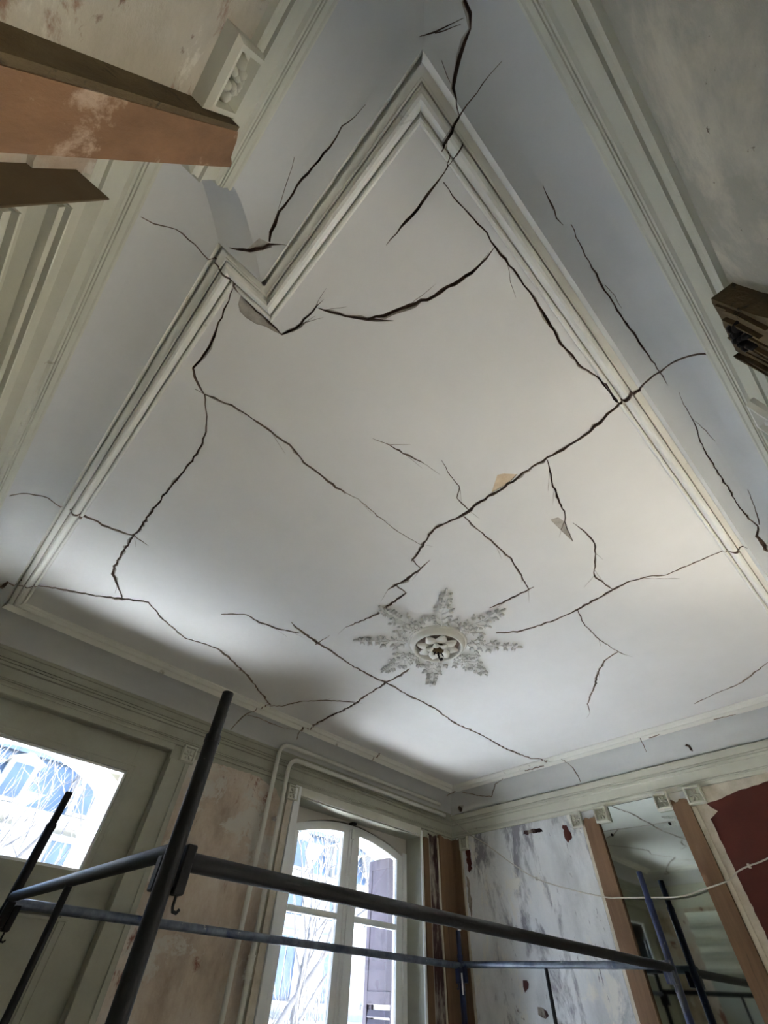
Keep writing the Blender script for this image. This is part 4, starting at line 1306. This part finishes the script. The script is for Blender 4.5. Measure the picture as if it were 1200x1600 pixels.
m.bbox(P3[0] - .035, P3[0] + .010, P3[1] - .03, P3[1] - .024, 2.03, 2.10, .001)
m.build('tag', 'tag', po3)
m = MB()
m.bbox(P3[0] - .034, P3[0] - .018, P3[1] - .03, P3[1] - .024, 1.63, 1.76, .001)
m.build('tag', 'tag', po3)

# ------------------------------------------------------------------ street outside
mb = MB()
mb.box(-40, 60, 4.4, 18, -7.2, -7)
struct(mb.build('ground_street', 'asphalt'), 'street below the windows')
bl = thing('apartment_building', 'pale stone apartment building with a blue slate roof across the street', 'building', (12, 18, -7))
m = MB()
m.box(-30, 50, 18, 26, 1.1, 4.75)
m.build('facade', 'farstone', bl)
m = MB()
m.box(-30, 50, 17.92, 26, -7, 1.1)  # base out of view, whitened to bounce light into the room
m.build('bounce_base', 'whitebounce', bl)
m = MB()
m.prism([(17.6, 4.75), (17.55, 4.95), (18.2, 4.95), (18.2, 4.75)], -30, 50, 'x')
m.prism([(17.75, 1.1), (17.75, 1.25), (18.1, 1.25), (18.1, 1.1)], -30, 50, 'x')
recalc(m.build('stone_band', 'farstone', bl))
m = MB()
m.prism([(18.05, 4.95), (18.75, 6.45), (26, 6.45), (26, 4.95)], -30, 50, 'x')
recalc(m.build('roof', 'slate', bl))
m = MB()
m.prism([(18.6, 6.45), (18.6, 6.60), (26, 6.9), (26, 6.45)], -30, 50, 'x')
recalc(m.build('roof_edge', 'slate', bl))
for k in range(-6, 16):
    x = -.4 + 2.15 * k
    if x < -6 or x > 30:
        continue
    d_ = MB()
    d_.box(x - .42, x + .42, 17.95, 18.9, 5.05, 6.08)
    d_.prism([(x - .52, 6.08), (x + .52, 6.08), (x, 6.30)], 17.85, 18.9)
    do = d_.build('dormer', 'farstone', bl)
    m = MB()
    m.box(x - .27, x + .27, 17.93, 17.96, 5.15, 5.98)
    m.build('pane', 'pane_far', do)
    for z0, z1 in ((3.75, 4.42), (1.65, 3.2), (-1.3, .55)):
        f = MB()
        for a, b, c, d2 in ((x - .52, x - .42, z0, z1), (x + .42, x + .52, z0, z1), (x - .56, x + .56, z1, z1 + .14), (x - .56, x + .56, z0 - .1, z0)):
            f.box(a, b, 17.90, 18.02, c, d2)
        fo = f.build('window', 'farstone', bl)
        m = MB()
        m.box(x - .42, x - .03, 17.97, 18.01, z0, z1)
        m.box(x + .03, x + .42, 17.97, 18.01, z0, z1)
        m.build('pane', 'pane_far', fo)
for x in (4.3, 9.6):
    m = MB()
    m.box(x - .55, x + .55, 18.3, 19.4, 4.95, 7.6)
    m.box(x - .62, x + .62, 18.23, 19.47, 7.3, 7.45)
    m.build('chimney', 'farstone', bl)


def tree(label, base, h, seed):
    r = random.Random(seed)
    o = thing('bare_tree', label, 'tree', base, 'bare street trees')
    tr = MB()
    br = MB()
    tr.smooth = True
    B = Vector(base)
    path = [B]
    d = Vector((r.uniform(-.05, .05), r.uniform(-.05, .05), 1))
    for k in range(8):
        path.append(path[-1] + d.normalized() * h / 12)
        d += Vector((r.uniform(-.12, .12), r.uniform(-.12, .12), 0))
    tr.tube(path, [.15 - .011 * k for k in range(9)], 9)
    tr.build('trunk', 'bark', o)

    def grow(p, d, ln, rad, lv):
        q = [p]
        dd = d.copy()
        for k in range(4):
            dd = (dd + Vector((r.uniform(-.3, .3), r.uniform(-.3, .3), r.uniform(-.08, .28)))).normalized()
            q.append(q[-1] + dd * ln / 4)
        br.tube(q, [rad, rad * .88, rad * .76, rad * .64, rad * .5], 5 if lv > 1 else 6, False)
        if lv >= 4:
            return
        for k in range(3 if lv < 3 else 3):
            b = q[r.choice((2, 3, 4))]
            nd = (dd + Vector((r.uniform(-.9, .9), r.uniform(-.9, .9), r.uniform(-.3, .8)))).normalized()
            grow(b, nd, ln * r.uniform(.6, .8), rad * .56, lv + 1)
    for k in range(9):
        p = path[3 + k % 6]
        a = r.uniform(0, 2 * PI)
        grow(p, Vector((math.cos(a), math.sin(a), r.uniform(.5, 1.2))).normalized(), h * .19, .055, 0)
    br.build('branches', 'bark', o)
    return o


tree('bare tree seen through the glazed door', (1.9, 9.6, -7), 14.5, 3)
tree('bare tree seen through the left window casement', (8.3, 10.4, -7), 12.5, 8)
